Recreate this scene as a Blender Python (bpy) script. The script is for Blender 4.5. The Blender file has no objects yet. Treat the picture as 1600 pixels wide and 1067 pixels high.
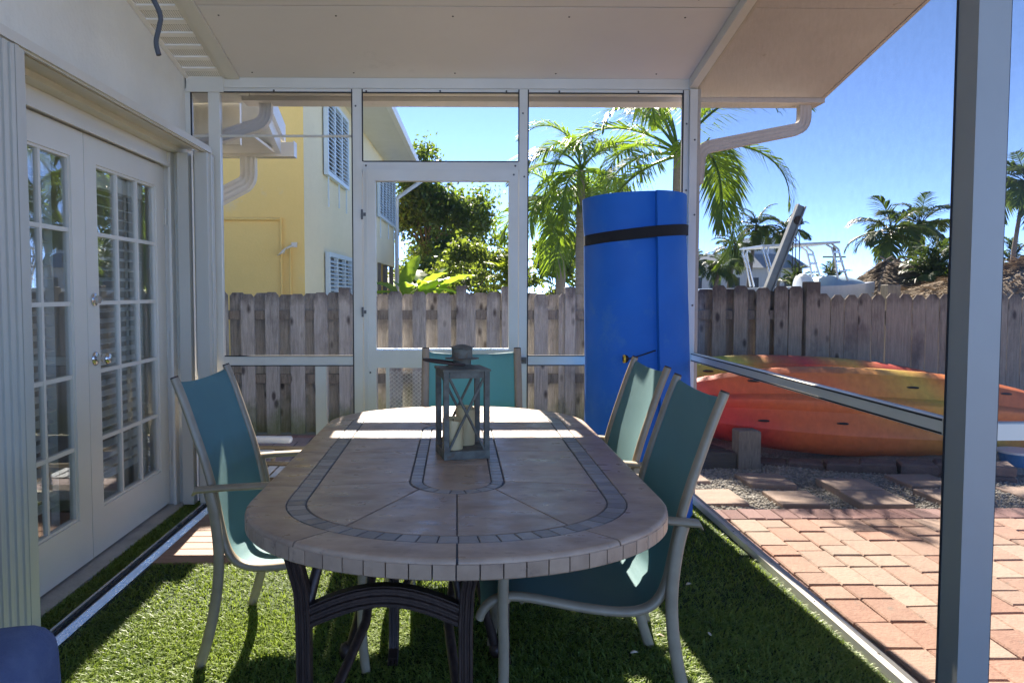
import bpy, bmesh, math, random
import numpy as np
from mathutils import Vector, Matrix, Euler
R = math.radians
random.seed(7); NR = np.random.default_rng(7)
scn = bpy.context.scene
COL = scn.collection

# ------------------------------------------------------------------ camera, sky, sun, exposure
cam_d = bpy.data.cameras.new('camera'); cam = bpy.data.objects.new('camera', cam_d); COL.objects.link(cam)
cam.location = (0, 0, 1.28); cam.rotation_euler = (R(90 - 2.9), 0, R(-0.8))
cam_d.sensor_width = 36; cam_d.lens = 26.8; cam_d.shift_x = 0.0434; cam_d.shift_y = -0.0103
cam_d.clip_start = 0.05; cam_d.clip_end = 2000
scn.camera = cam
SUN_EL, SUN_AZ = 38.0, -3.0            # azimuth measured from +y towards +x
to_sun = Vector((math.sin(R(SUN_AZ)) * math.cos(R(SUN_EL)), math.cos(R(SUN_AZ)) * math.cos(R(SUN_EL)), math.sin(R(SUN_EL))))
wd = bpy.data.worlds.new('World'); scn.world = wd; wd.use_nodes = True
wn = wd.node_tree.nodes; wl = wd.node_tree.links
sky = wn.new('ShaderNodeTexSky'); sky.sky_type = 'NISHITA'; sky.sun_disc = False
sky.sun_elevation = R(SUN_EL); sky.sun_rotation = R(SUN_AZ)
sky.air_density = 0.13; sky.dust_density = 0.0; sky.ozone_density = 2.0; sky.altitude = 0
wl.new(sky.outputs[0], wn['Background'].inputs[0]); wn['Background'].inputs[1].default_value = 0.15
sl = bpy.data.lights.new('sun', 'SUN'); so = bpy.data.objects.new('sun', sl); COL.objects.link(so)
sl.energy = 3.3; sl.angle = R(0.5); sl.color = (1.0, 0.91, 0.79)
so.rotation_euler = to_sun.to_track_quat('Z', 'Y').to_euler(); so.location = (0, 20, 20)
scn.view_settings.view_transform = 'Standard'; scn.view_settings.look = 'None'
scn.view_settings.gamma = 1.0; scn.view_settings.use_curve_mapping = False
scn.view_settings.exposure = 3.05
scn.cycles.max_bounces = 10; scn.cycles.diffuse_bounces = 5; scn.cycles.transparent_max_bounces = 24
scn.cycles.use_denoising = True

# ------------------------------------------------------------------ mesh helpers
class MB:
    def __init__(s): s.v = []; s.f = []
    def add(s, vs, fs):
        b = len(s.v); s.v += [tuple(p) for p in vs]; s.f += [tuple(i + b for i in q) for q in fs]; return s
    def box(s, x0, x1, y0, y1, z0, z1):
        return s.add([(x0,y0,z0),(x1,y0,z0),(x1,y1,z0),(x0,y1,z0),(x0,y0,z1),(x1,y0,z1),(x1,y1,z1),(x0,y1,z1)],
                     [(0,3,2,1),(4,5,6,7),(0,1,5,4),(1,2,6,5),(2,3,7,6),(3,0,4,7)])
    def hexa(s, p): # 8 points, bottom ring then top ring
        return s.add(p, [(0,3,2,1),(4,5,6,7),(0,1,5,4),(1,2,6,5),(2,3,7,6),(3,0,4,7)])
    def cbox(s, x0, x1, y0, y1, z0, z1, c=0.004, jit=0):   # box with its top edges chamfered
        j = lambda: random.uniform(-jit, jit)
        lo = [(x0+j(),y0+j()),(x1+j(),y0+j()),(x1+j(),y1+j()),(x0+j(),y1+j())]
        cx, cy = (x0+x1)/2, (y0+y1)/2
        ins = [(x + (c if x < cx else -c), y + (c if y < cy else -c)) for x, y in lo]
        tz = [z1 + j()*.5 for _ in range(4)]
        vs = [(x,y,z0) for x,y in lo] + [(x,y,tz[k]-c) for k,(x,y) in enumerate(lo)] + [(x,y,tz[k]) for k,(x,y) in enumerate(ins)]
        fs = [(0,3,2,1)]
        for k in range(4):
            n = (k+1) % 4
            fs += [(k,n,n+4,k+4),(k+4,n+4,n+8,k+8)]
        fs.append((8,9,10,11))
        return s.add(vs, fs)
    def beam(s, p, q, w, h, up=(0,0,1)):   # bar from p to q, w across, h along 'up'
        p = Vector(p); q = Vector(q); d = (q-p).normalized(); u = Vector(up)
        sd = d.cross(u)
        if sd.length < 1e-5: sd = d.cross(Vector((1,0,0)))
        sd.normalize(); u = sd.cross(d).normalized()
        c = []
        for e in (p, q):
            for a, b in ((-1,-1),(1,-1),(1,1),(-1,1)): c.append(e + sd*(a*w/2) + u*(b*h/2))
        return s.add(c, [(0,1,2,3),(7,6,5,4),(0,4,5,1),(1,5,6,2),(2,6,7,3),(3,7,4,0)])
    def tube(s, pts, r, n=8, ell=None, cap=True, up=None):   # r a number or a list; ell = (a, b) section
        pts = [Vector(p) for p in pts]; m = len(pts); b = len(s.v)
        rs = r if isinstance(r, (list, tuple)) else [r]*m
        prev = None
        for i, p in enumerate(pts):
            t = (pts[min(i+1,m-1)] - pts[max(i-1,0)])
            t = t.normalized() if t.length > 1e-9 else Vector((0,0,1))
            if prev is None:
                a = Vector(up) if up is not None else (Vector((0,0,1)) if abs(t.z) < .9 else Vector((1,0,0)))
                u = (a - t*a.dot(t)).normalized()
            else:
                u = prev - t*prev.dot(t)
                u = u.normalized() if u.length > 1e-6 else t.orthogonal().normalized()
            prev = u; w = t.cross(u)
            for k in range(n):
                g = 2*math.pi*k/n + (math.pi/n if n == 4 else 0)
                ca, sa = math.cos(g), math.sin(g)
                if ell: q = p + u*(ca*ell[0]) + w*(sa*ell[1])
                else: q = p + (u*ca + w*sa)*rs[i]
                s.v.append(tuple(q))
        for i in range(m-1):
            for k in range(n):
                k2 = (k+1) % n
                s.f.append((b+i*n+k, b+i*n+k2, b+(i+1)*n+k2, b+(i+1)*n+k))
        if cap:
            s.f.append(tuple(b+k for k in range(n))[::-1]); s.f.append(tuple(b+(m-1)*n+k for k in range(n)))
        return s
    def lathe(s, prof, c=(0,0,0), n=20):   # prof: (r, z)
        b = len(s.v)
        for r, z in prof:
            for k in range(n):
                g = 2*math.pi*k/n; s.v.append((c[0]+r*math.cos(g), c[1]+r*math.sin(g), c[2]+z))
        for i in range(len(prof)-1):
            for k in range(n):
                k2 = (k+1) % n; s.f.append((b+i*n+k, b+i*n+k2, b+(i+1)*n+k2, b+(i+1)*n+k))
        s.f.append(tuple(b+k for k in range(n))[::-1]); s.f.append(tuple(b+(len(prof)-1)*n+k for k in range(n)))
        return s
    def prism(s, poly, z0, z1):
        n = len(poly)
        return s.add([(x,y,z0) for x,y in poly] + [(x,y,z1) for x,y in poly],
                     [tuple(range(n))[::-1], tuple(range(n,2*n))] + [(k,(k+1)%n,n+(k+1)%n,n+k) for k in range(n)])
    def loft(s, rings, cap=True):
        b = len(s.v); n = len(rings[0])
        for r in rings: s.v += [tuple(p) for p in r]
        for i in range(len(rings)-1):
            for k in range(n):
                k2 = (k+1) % n; s.f.append((b+i*n+k, b+i*n+k2, b+(i+1)*n+k2, b+(i+1)*n+k))
        if cap:
            s.f.append(tuple(b+k for k in range(n))[::-1]); s.f.append(tuple(b+(len(rings)-1)*n+k for k in range(n)))
        return s

def smooth_path(P, k=4):     # Catmull-Rom through the points
    P = [Vector(p) for p in P]; out = []
    for i in range(len(P)-1):
        a, b_, c, d = P[max(i-1,0)], P[i], P[i+1], P[min(i+2,len(P)-1)]
        for j in range(k):
            t = j/k; out.append(.5*((2*b_)+(c-a)*t+(2*a-5*b_+4*c-d)*t*t+(3*b_-a-3*c+d)*t**3))
    return out+[P[-1]]

ORG = {}      # world origin of every built object
def mesh_of(name, mb, smooth=None, fix=True, center=True):
    c = Vector((0,0,0)); vs = mb.v
    if center and vs:
        a = np.array(vs); c = Vector(((a.min(0)+a.max(0))/2).tolist()); vs = (a - np.array(c)).tolist()
    me = bpy.data.meshes.new(name); me.from_pydata(vs, [], mb.f); me.update()
    if fix:
        bm = bmesh.new(); bm.from_mesh(me); bmesh.ops.recalc_face_normals(bm, faces=bm.faces); bm.to_mesh(me); bm.free()
    if smooth is not None:
        me.polygons.foreach_set('use_smooth', [True]*len(me.polygons))
        me.set_sharp_from_angle(angle=R(smooth))
    return me, c
def link(name, me, mat, parent=None, loc=(0,0,0)):
    if mat is not None and len(me.materials) == 0: me.materials.append(mat)
    o = bpy.data.objects.new(name, me); COL.objects.link(o)
    ORG[o.name] = Vector(loc)
    if parent is not None:
        o.parent = parent; o.location = Vector(loc) - ORG[parent.name]
    else: o.location = loc
    return o
def build(name, mb, mat, parent=None, smooth=None, fix=True, **tags):
    me, c = mesh_of(name, mb, smooth, fix)
    o = link(name, me, mat, parent, c)
    for k, v in tags.items(): o[k] = v
    return o
def tag(o, label=None, cat=None, group=None, kind=None):
    if label: o['label'] = label
    if cat: o['category'] = cat
    if group: o['group'] = group
    if kind: o['kind'] = kind
    return o
def thing(name, loc, label, cat, group=None):
    o = bpy.data.objects.new(name, None); COL.objects.link(o); o.location = loc; ORG[o.name] = Vector(loc)
    o.empty_display_size = .1
    return tag(o, label, cat, group)
def copy_tree(o, parent=None):
    c = o.copy(); COL.objects.link(c)
    if parent is not None: c.parent = parent
    for ch in list(o.children): copy_tree(ch, c)
    return c
def arr_mesh(name, verts, nv, nf_idx, mat, parent=None, smooth=False, **tags):   # big numpy meshes: faces given as an (n, k) index array
    me = bpy.data.meshes.new(name)
    k = nf_idx.shape[1]; nf = nf_idx.shape[0]
    me.vertices.add(len(verts)); me.vertices.foreach_set('co', np.ascontiguousarray(verts, dtype=np.float32).ravel())
    me.loops.add(nf*k); me.loops.foreach_set('vertex_index', np.ascontiguousarray(nf_idx, dtype=np.int32).ravel())
    me.polygons.add(nf); me.polygons.foreach_set('loop_start', np.arange(0, nf*k, k, dtype=np.int32))
    me.update(calc_edges=True); me.validate()
    if smooth: me.polygons.foreach_set('use_smooth', [True]*nf)
    o = link(name, me, mat, parent, (0,0,0))
    for a, b in tags.items(): o[a] = b
    return o

# ------------------------------------------------------------------ materials
def new_mat(name):
    m = bpy.data.materials.new(name); m.use_nodes = True
    nt = m.node_tree; return m, nt, nt.nodes, nt.links, nt.nodes['Principled BSDF'], nt.nodes['Material Output']
def C4(c): return (c[0], c[1], c[2], 1)
def M(name, c1, c2=None, rough=.6, metal=0., scale=6., stretch=(1,1,1), detail=5., bump=0., bscale=60., bstretch=None,
      rnd=0., rndcol=None, stain=None, stain_scale=3., stain_lo=.55, stain_hi=.7, spec=.5, trans=0., trans_col=None, coat=0., contrast=.35, rvar=0.):
    m, nt, N, L, P, OUT = new_mat(name)
    tc = N.new('ShaderNodeTexCoord'); oi = N.new('ShaderNodeObjectInfo')
    mul = N.new('ShaderNodeVectorMath'); mul.operation = 'SCALE'; mul.inputs[0].default_value = (37.1, 53.3, 71.7)
    L.new(oi.outputs['Random'], mul.inputs['Scale'])
    ad = N.new('ShaderNodeVectorMath'); ad.operation = 'ADD'; L.new(tc.outputs['Object'], ad.inputs[0]); L.new(mul.outputs[0], ad.inputs[1])
    def mapped(st):
        mp = N.new('ShaderNodeMapping'); mp.inputs['Scale'].default_value = st; L.new(ad.outputs[0], mp.inputs['Vector']); return mp.outputs[0]
    vec = mapped(stretch)
    col = None
    if c2 is not None:
        nz = N.new('ShaderNodeTexNoise'); nz.inputs['Scale'].default_value = scale; nz.inputs['Detail'].default_value = detail; nz.inputs['Roughness'].default_value = .62
        L.new(vec, nz.inputs['Vector'])
        mr = N.new('ShaderNodeMapRange'); mr.inputs[1].default_value = .5-contrast/2; mr.inputs[2].default_value = .5+contrast/2; L.new(nz.outputs[0], mr.inputs[0])
        mx = N.new('ShaderNodeMix'); mx.data_type = 'RGBA'; mx.inputs[6].default_value = C4(c1); mx.inputs[7].default_value = C4(c2)
        L.new(mr.outputs[0], mx.inputs[0]); col = mx.outputs[2]
    if rndcol is not None:
        mx = N.new('ShaderNodeMix'); mx.data_type = 'RGBA'; mx.inputs[7].default_value = C4(rndcol)
        if col is not None: L.new(col, mx.inputs[6])
        else: mx.inputs[6].default_value = C4(c1)
        L.new(oi.outputs['Random'], mx.inputs[0]); col = mx.outputs[2]
    if stain is not None:
        nz = N.new('ShaderNodeTexNoise'); nz.inputs['Scale'].default_value = stain_scale; nz.inputs['Detail'].default_value = 6.; nz.inputs['Roughness'].default_value = .7
        L.new(vec, nz.inputs['Vector'])
        mr = N.new('ShaderNodeMapRange'); mr.inputs[1].default_value = stain_lo; mr.inputs[2].default_value = stain_hi; L.new(nz.outputs[0], mr.inputs[0])
        mx = N.new('ShaderNodeMix'); mx.data_type = 'RGBA'; mx.inputs[7].default_value = C4(stain)
        if col is not None: L.new(col, mx.inputs[6])
        else: mx.inputs[6].default_value = C4(c1)
        L.new(mr.outputs[0], mx.inputs[0]); col = mx.outputs[2]
    if rnd > 0:
        wn_ = N.new('ShaderNodeTexWhiteNoise'); wn_.noise_dimensions = '1D'; L.new(oi.outputs['Random'], wn_.inputs['W'])
        mr = N.new('ShaderNodeMapRange'); mr.inputs[3].default_value = 1-rnd; mr.inputs[4].default_value = 1+rnd; L.new(wn_.outputs['Value'], mr.inputs[0])
        hs = N.new('ShaderNodeHueSaturation'); L.new(mr.outputs[0], hs.inputs['Value'])
        if col is not None: L.new(col, hs.inputs['Color'])
        else: hs.inputs['Color'].default_value = C4(c1)
        col = hs.outputs[0]
    if col is not None: L.new(col, P.inputs['Base Color'])
    else: P.inputs['Base Color'].default_value = C4(c1)
    P.inputs['Roughness'].default_value = rough; P.inputs['Metallic'].default_value = metal
    P.inputs['Specular IOR Level'].default_value = spec; P.inputs['Coat Weight'].default_value = coat
    if rvar:
        nz = N.new('ShaderNodeTexNoise'); nz.inputs['Scale'].default_value = scale*1.7; nz.inputs['Detail'].default_value = 4; L.new(vec, nz.inputs['Vector'])
        mr = N.new('ShaderNodeMapRange'); mr.inputs[1].default_value=.3; mr.inputs[2].default_value=.7; mr.inputs[3].default_value = rough-rvar; mr.inputs[4].default_value = rough+rvar
        L.new(nz.outputs[0], mr.inputs[0]); L.new(mr.outputs[0], P.inputs['Roughness'])
    if bump:
        nz = N.new('ShaderNodeTexNoise'); nz.inputs['Scale'].default_value = bscale; nz.inputs['Detail'].default_value = 4
        L.new(mapped(bstretch or stretch), nz.inputs['Vector'])
        bp = N.new('ShaderNodeBump'); bp.inputs['Strength'].default_value = bump; bp.inputs['Distance'].default_value = .01
        L.new(nz.outputs[0], bp.inputs['Height']); L.new(bp.outputs[0], P.inputs['Normal'])
    if trans:
        tr = N.new('ShaderNodeBsdfTranslucent'); ms = N.new('ShaderNodeMixShader'); ms.inputs[0].default_value = trans
        if trans_col: tr.inputs[0].default_value = C4(trans_col)
        elif col is not None: L.new(col, tr.inputs[0])
        else: tr.inputs[0].default_value = C4(c1)
        L.new(P.outputs[0], ms.inputs[1]); L.new(tr.outputs[0], ms.inputs[2]); L.new(ms.outputs[0], OUT.inputs[0])
    return m

m_stucco = M('stucco', (.74,.71,.61), (.67,.64,.55), rough=.85, scale=2.5, bump=.45, bscale=45, stain=(.52,.50,.44), stain_scale=1.4, stain_lo=.6, stain_hi=.8)
m_ceil = M('ceiling_panel_paint', (.72,.67,.605), (.67,.62,.56), rough=.55, scale=1.3, bump=.05, bscale=30, stain=(.50,.46,.41), stain_scale=2.0, stain_lo=.62, stain_hi=.85)
m_soffit = M('weathered_soffit_paint', (.67,.63,.585), (.61,.57,.53), rough=.75, scale=3, bump=.15, bscale=40, stain=(.36,.32,.28), stain_scale=9, stain_lo=.66, stain_hi=.76)
m_vinyl = M('soffit_vinyl', (.82,.78,.70), (.77,.73,.65), rough=.6, scale=8, rnd=.04)
def paint_holes(m):      # dark dots painted for the shade in rows of small holes
    nt = m.node_tree; N = nt.nodes; L = nt.links; P = N['Principled BSDF']; src = P.inputs['Base Color'].links[0].from_socket
    geo = N.new('ShaderNodeNewGeometry'); vo = N.new('ShaderNodeTexVoronoi'); vo.voronoi_dimensions = '2D'; vo.inputs['Scale'].default_value = 85; vo.inputs['Randomness'].default_value = 0
    L.new(geo.outputs['Position'], vo.inputs['Vector'])
    mr = N.new('ShaderNodeMapRange'); mr.inputs[1].default_value = .22; mr.inputs[2].default_value = .32; mr.inputs[3].default_value = .75; mr.inputs[4].default_value = 0; L.new(vo.outputs['Distance'], mr.inputs[0])
    mx = N.new('ShaderNodeMix'); mx.data_type = 'RGBA'; mx.inputs[7].default_value = (.12,.10,.09,1); L.new(mr.outputs[0], mx.inputs[0]); L.new(src, mx.inputs[6]); L.new(mx.outputs[2], P.inputs['Base Color'])
    return m
m_vinyl_holes = paint_holes(M('pierced_soffit_vinyl', (.82,.78,.70), (.77,.73,.65), rough=.6, scale=8, rnd=.04))
m_alu = M('white_aluminium', (.68,.635,.53), (.62,.58,.485), rough=.38, scale=3, bump=.02, bscale=200, spec=.5, stain=(.45,.44,.38), stain_scale=5, stain_lo=.66, stain_hi=.85, rvar=.08)
m_aluraw = M('mill_aluminium', (.62,.64,.67), (.50,.52,.55), rough=.28, metal=.85, scale=9, stretch=(3,.4,3), rvar=.08)
m_dark_gap = M('rubber_gasket', (.02,.02,.022), rough=.7)
m_shutter = M('shutter_enamel', (.55,.52,.44), (.51,.48,.405), rough=.42, scale=2, spec=.5)
m_door = M('door_paint', (.73,.68,.585), (.68,.635,.545), rough=.42, scale=2.2, stain=(.45,.44,.40), stain_scale=6, stain_lo=.68, stain_hi=.8, bump=.04, bscale=90)
m_concrete = M('concrete', (.46,.44,.40), (.34,.325,.30), rough=.9, scale=7, bump=.3, bscale=70, stain=(.22,.21,.19), stain_scale=10, stain_lo=.58, stain_hi=.72)
m_blind = M('blind_slat_white', (.80,.78,.72), rough=.5, rnd=.05)
m_roomwall = M('room_wall_paint', (.55,.48,.38), (.50,.44,.35), rough=.8, scale=2)
m_roomfloor = M('room_floor_wood', (.16,.10,.06), (.11,.07,.045), rough=.35, scale=5, stretch=(1,6,1))
m_chrome = M('chrome', (.62,.60,.58), rough=.14, metal=1.)
m_screw = M('screw_head', (.12,.11,.10), rough=.5, metal=.7)
m_frame = M('champagne_chair_frame', (.33,.265,.175), (.27,.215,.14), rough=.42, metal=.05, scale=20, spec=.5)
m_iron = M('dark_cast_metal', (.035,.022,.018), (.06,.038,.03), rough=.42, metal=.35, scale=25, stretch=(3,3,.5), bump=.15, bscale=80)
m_grout = M('grout', (.10,.10,.105), rough=.85, bump=.2, bscale=200)
m_mosaic = M('slate_mosaic', (.25,.205,.165), (.18,.148,.122), rough=.4, scale=28, rnd=.28, rndcol=(.24,.205,.175), bump=.12, bscale=60, spec=.5)
m_lantern = M('galvanised_lantern', (.17,.155,.115), (.09,.08,.06), rough=.65, metal=0, spec=.25, scale=30, stain=(.13,.065,.03), stain_scale=16, stain_lo=.57, stain_hi=.7, bump=.15, bscale=120)
m_rust = M('rusty_iron', (.045,.028,.022), (.075,.045,.032), rough=.7, metal=.3, scale=30, bump=.2, bscale=90)
m_candle = M('cream_candle_wax', (.72,.55,.27), (.66,.49,.23), rough=.5, scale=8, trans=.25)
m_foam = M('blue_foam', (.003,.135,.56), (.003,.115,.49), rough=.62, scale=2.0, bump=.10, bscale=220, stain=(.03,.16,.50), stain_scale=5.5, stain_lo=.57, stain_hi=.70, rvar=.12)
m_strap = M('black_webbing', (.008,.008,.01), rough=.8, bump=.3, bscale=300)
m_yellow_plastic = M('yellow_plastic', (.75,.45,.02), rough=.4)
m_timber = M('weathered_timber', (.30,.26,.21), (.17,.145,.12), rough=.85, scale=9, stretch=(8,8,1.2), bump=.4, bscale=20, stain=(.07,.07,.05), stain_scale=3, stain_lo=.55, stain_hi=.75)
m_timber_dark = M('dark_timber', (.11,.095,.075), (.06,.055,.045), rough=.85, scale=9, stretch=(1.2,8,8), bump=.4, bscale=20)  # darker brown than the other timber
m_brick = M('clay_paver', (.44,.255,.18), (.355,.19,.132), rough=.85, scale=11, rnd=.10, rndcol=(.45,.34,.26), bump=.35, bscale=70, stain=(.30,.22,.17), stain_scale=14, stain_lo=.56, stain_hi=.72)
m_brick_dk = M('dark_red_paver', (.27,.135,.115), (.21,.105,.095), rough=.85, scale=14, rnd=.16, rndcol=(.30,.18,.16), bump=.35, bscale=70)
m_brick_gray = M('mauve_paver', (.34,.27,.26), (.27,.22,.215), rough=.88, scale=14, rnd=.12, bump=.35, bscale=70)
m_slab = M('sandstone_slab', (.44,.33,.26), (.36,.26,.20), rough=.9, scale=9, rnd=.10, bump=.35, bscale=40)
m_block = M('wall_block', (.20,.145,.125), (.13,.095,.085), rough=.95, scale=14, rnd=.15, bump=.9, bscale=28)
m_gravel = M('gravel_bed', (.36,.335,.29), (.20,.185,.16), rough=.95, scale=60, bump=1., bscale=55, contrast=.25)
m_pebble = M('pebble', (.50,.46,.39), (.30,.28,.245), rough=.85, scale=22, contrast=.2)
m_sand = M('sand_joint', (.11,.092,.075), (.075,.065,.055), rough=.95, scale=40)
m_ground = M('bare_ground', (.20,.19,.15), (.13,.14,.085), rough=.95, scale=.6, bump=.4, bscale=9)
m_deckwood = M('deck_board_wood', (.36,.22,.145), (.27,.16,.105), rough=.75, scale=10, stretch=(1.2,9,6), rnd=.10, bump=.25, bscale=16, stain=(.16,.10,.07), stain_scale=2.4, stain_lo=.60, stain_hi=.75)
m_turfbase = M('turf_backing', (.035,.060,.012), (.02,.038,.008), rough=.95, scale=80)
m_blue_fabric = M('blue_cushion_fabric', (.075,.10,.19), (.06,.08,.155), rough=.95, scale=10, bump=.4, bscale=350, stain=(.10,.13,.215), stain_scale=4)
m_cable = M('grey_cable', (.09,.085,.08), rough=.95, spec=.1)
m_yellow = M('yellow_house_paint', (.88,.61,.19), (.84,.57,.17), rough=.85, scale=1.2, bump=.2, bscale=30, stain=(.78,.60,.28), stain_scale=1.1, stain_lo=.62, stain_hi=.72)
m_cream = M('cream_house_paint', (.84,.74,.50), (.79,.70,.47), rough=.85, scale=1.0, bump=.2, bscale=30)
m_white_paint = M('white_trim_paint', (.72,.73,.72), (.67,.68,.675), rough=.5, scale=3)
m_shut2 = M('pale_blue_louvre_paint', (.60,.70,.76), rough=.5)
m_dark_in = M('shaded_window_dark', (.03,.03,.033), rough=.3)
m_roofmetal = M('grey_metal_roof', (.38,.42,.45), (.33,.37,.40), rough=.45, scale=4)
m_green_roof = M('green_painted_roof', (.18,.24,.18), rough=.7)
m_trunk = M('palm_bark', (.29,.245,.20), (.19,.16,.135), rough=.95, scale=8, stretch=(1,1,7), bump=.6, bscale=12, bstretch=(1,1,6))
m_bark = M('tree_bark', (.12,.095,.07), (.075,.06,.045), rough=.95, scale=14, bump=.6, bscale=20)
def leafmat(name, a, b, t=.45, tc=None, rough=.42): return M(name, a, b, rough=rough, scale=3., contrast=.25, rnd=.12, trans=t, trans_col=tc, spec=.4)
m_palm = leafmat('palm_leaf', (.07,.13,.018), (.11,.17,.022), .45, (.30,.45,.025))
m_palm_far = leafmat('coconut_palm_leaf', (.045,.085,.025), (.075,.12,.03), .35, (.13,.20,.03))
m_palm_yel = leafmat('areca_leaf', (.11,.17,.02), (.15,.20,.025), .45, (.36,.44,.03))
m_leaf = leafmat('broad_tree_leaf', (.045,.07,.018), (.085,.115,.028), .42, (.22,.32,.03))
m_leaf2 = leafmat('bush_leaf', (.045,.085,.018), (.085,.125,.02), .42, (.26,.34,.03))
m_banana = leafmat('banana_leaf', (.12,.22,.025), (.10,.18,.02), .5, (.40,.58,.04))
m_thatch = M('dry_thatch', (.42,.33,.23), (.26,.20,.14), rough=.95, scale=14, contrast=.3)
m_gel = M('white_boat_gelcoat', (.70,.74,.78), rough=.3)
m_tarp = M('pale_blue_boat_cover', (.38,.52,.62), (.33,.47,.58), rough=.6, scale=3)
m_tube = M('boat_tube_metal', (.6,.62,.64), rough=.25, metal=.8)
m_bluebucket = M('blue_bucket_plastic', (.03,.17,.42), rough=.45)

def screen_mat(name, lo, hi):      # insect screen: fine dark threads, mostly open
    m, nt, N, L, P, OUT = new_mat(name)
    tc = N.new('ShaderNodeTexCoord'); nz = N.new('ShaderNodeTexNoise'); nz.inputs['Scale'].default_value = 30; nz.inputs['Detail'].default_value = 8; nz.inputs['Roughness'].default_value = .8
    mp = N.new('ShaderNodeMapping'); mp.inputs['Scale'].default_value = (1,1,.8); L.new(tc.outputs['Object'], mp.inputs[0]); L.new(mp.outputs[0], nz.inputs['Vector'])
    mr = N.new('ShaderNodeMapRange'); mr.inputs[1].default_value = .35; mr.inputs[2].default_value = .75; mr.inputs[3].default_value = lo; mr.inputs[4].default_value = hi; L.new(nz.outputs[0], mr.inputs[0])
    df = N.new('ShaderNodeBsdfDiffuse'); df.inputs[0].default_value = (.035,.04,.045,1)
    tp = N.new('ShaderNodeBsdfTransparent'); mx = N.new('ShaderNodeMixShader')
    L.new(mr.outputs[0], mx.inputs[0]); L.new(tp.outputs[0], mx.inputs[1]); L.new(df.outputs[0], mx.inputs[2]); L.new(mx.outputs[0], OUT.inputs[0])
    return m
m_screen = screen_mat('insect_screen', .27, .31); m_screen_side = screen_mat('dusty_insect_screen', .56, .63)
def glass_mat():
    m, nt, N, L, P, OUT = new_mat('window_glass')
    gl = N.new('ShaderNodeBsdfGlossy'); gl.inputs['Roughness'].default_value = .0; gl.inputs[0].default_value = (1,1,1,1)
    tp = N.new('ShaderNodeBsdfTransparent'); tp.inputs[0].default_value = (.86,.88,.87,1)
    fr = N.new('ShaderNodeLayerWeight'); fr.inputs[0].default_value = .5
    pw = N.new('ShaderNodeMath'); pw.operation = 'POWER'; pw.inputs[1].default_value = 4.; L.new(fr.outputs['Facing'], pw.inputs[0])
    mr = N.new('ShaderNodeMath'); mr.operation = 'MULTIPLY_ADD'; mr.inputs[1].default_value = .95; mr.inputs[2].default_value = .055; mr.use_clamp = True
    L.new(pw.outputs[0], mr.inputs[0])
    mx = N.new('ShaderNodeMixShader'); L.new(mr.outputs[0], mx.inputs[0]); L.new(tp.outputs[0], mx.inputs[1]); L.new(gl.outputs[0], mx.inputs[2]); L.new(mx.outputs[0], OUT.inputs[0])
    return m
m_glass = glass_mat()
def sling_mat():       # woven teal sling: lets some sun through
    m = M('teal_sling', (.15,.30,.31), (.125,.26,.275), rough=.7, scale=3, bump=.25, bscale=420, trans=.30, trans_col=(.14,.42,.41)); return m
m_sling = sling_mat()
def stone_mat():       # travertine table tile
    m = M('travertine_tile', (.42,.295,.20), (.29,.197,.132), rough=.36, scale=7, stretch=(1,1.6,1), detail=8, rnd=.07, bump=.06, bscale=50,
          stain=(.165,.115,.088), stain_scale=17, stain_lo=.58, stain_hi=.72, spec=.35, rvar=.12, contrast=.26)
    return m
m_stone = stone_mat()
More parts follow.
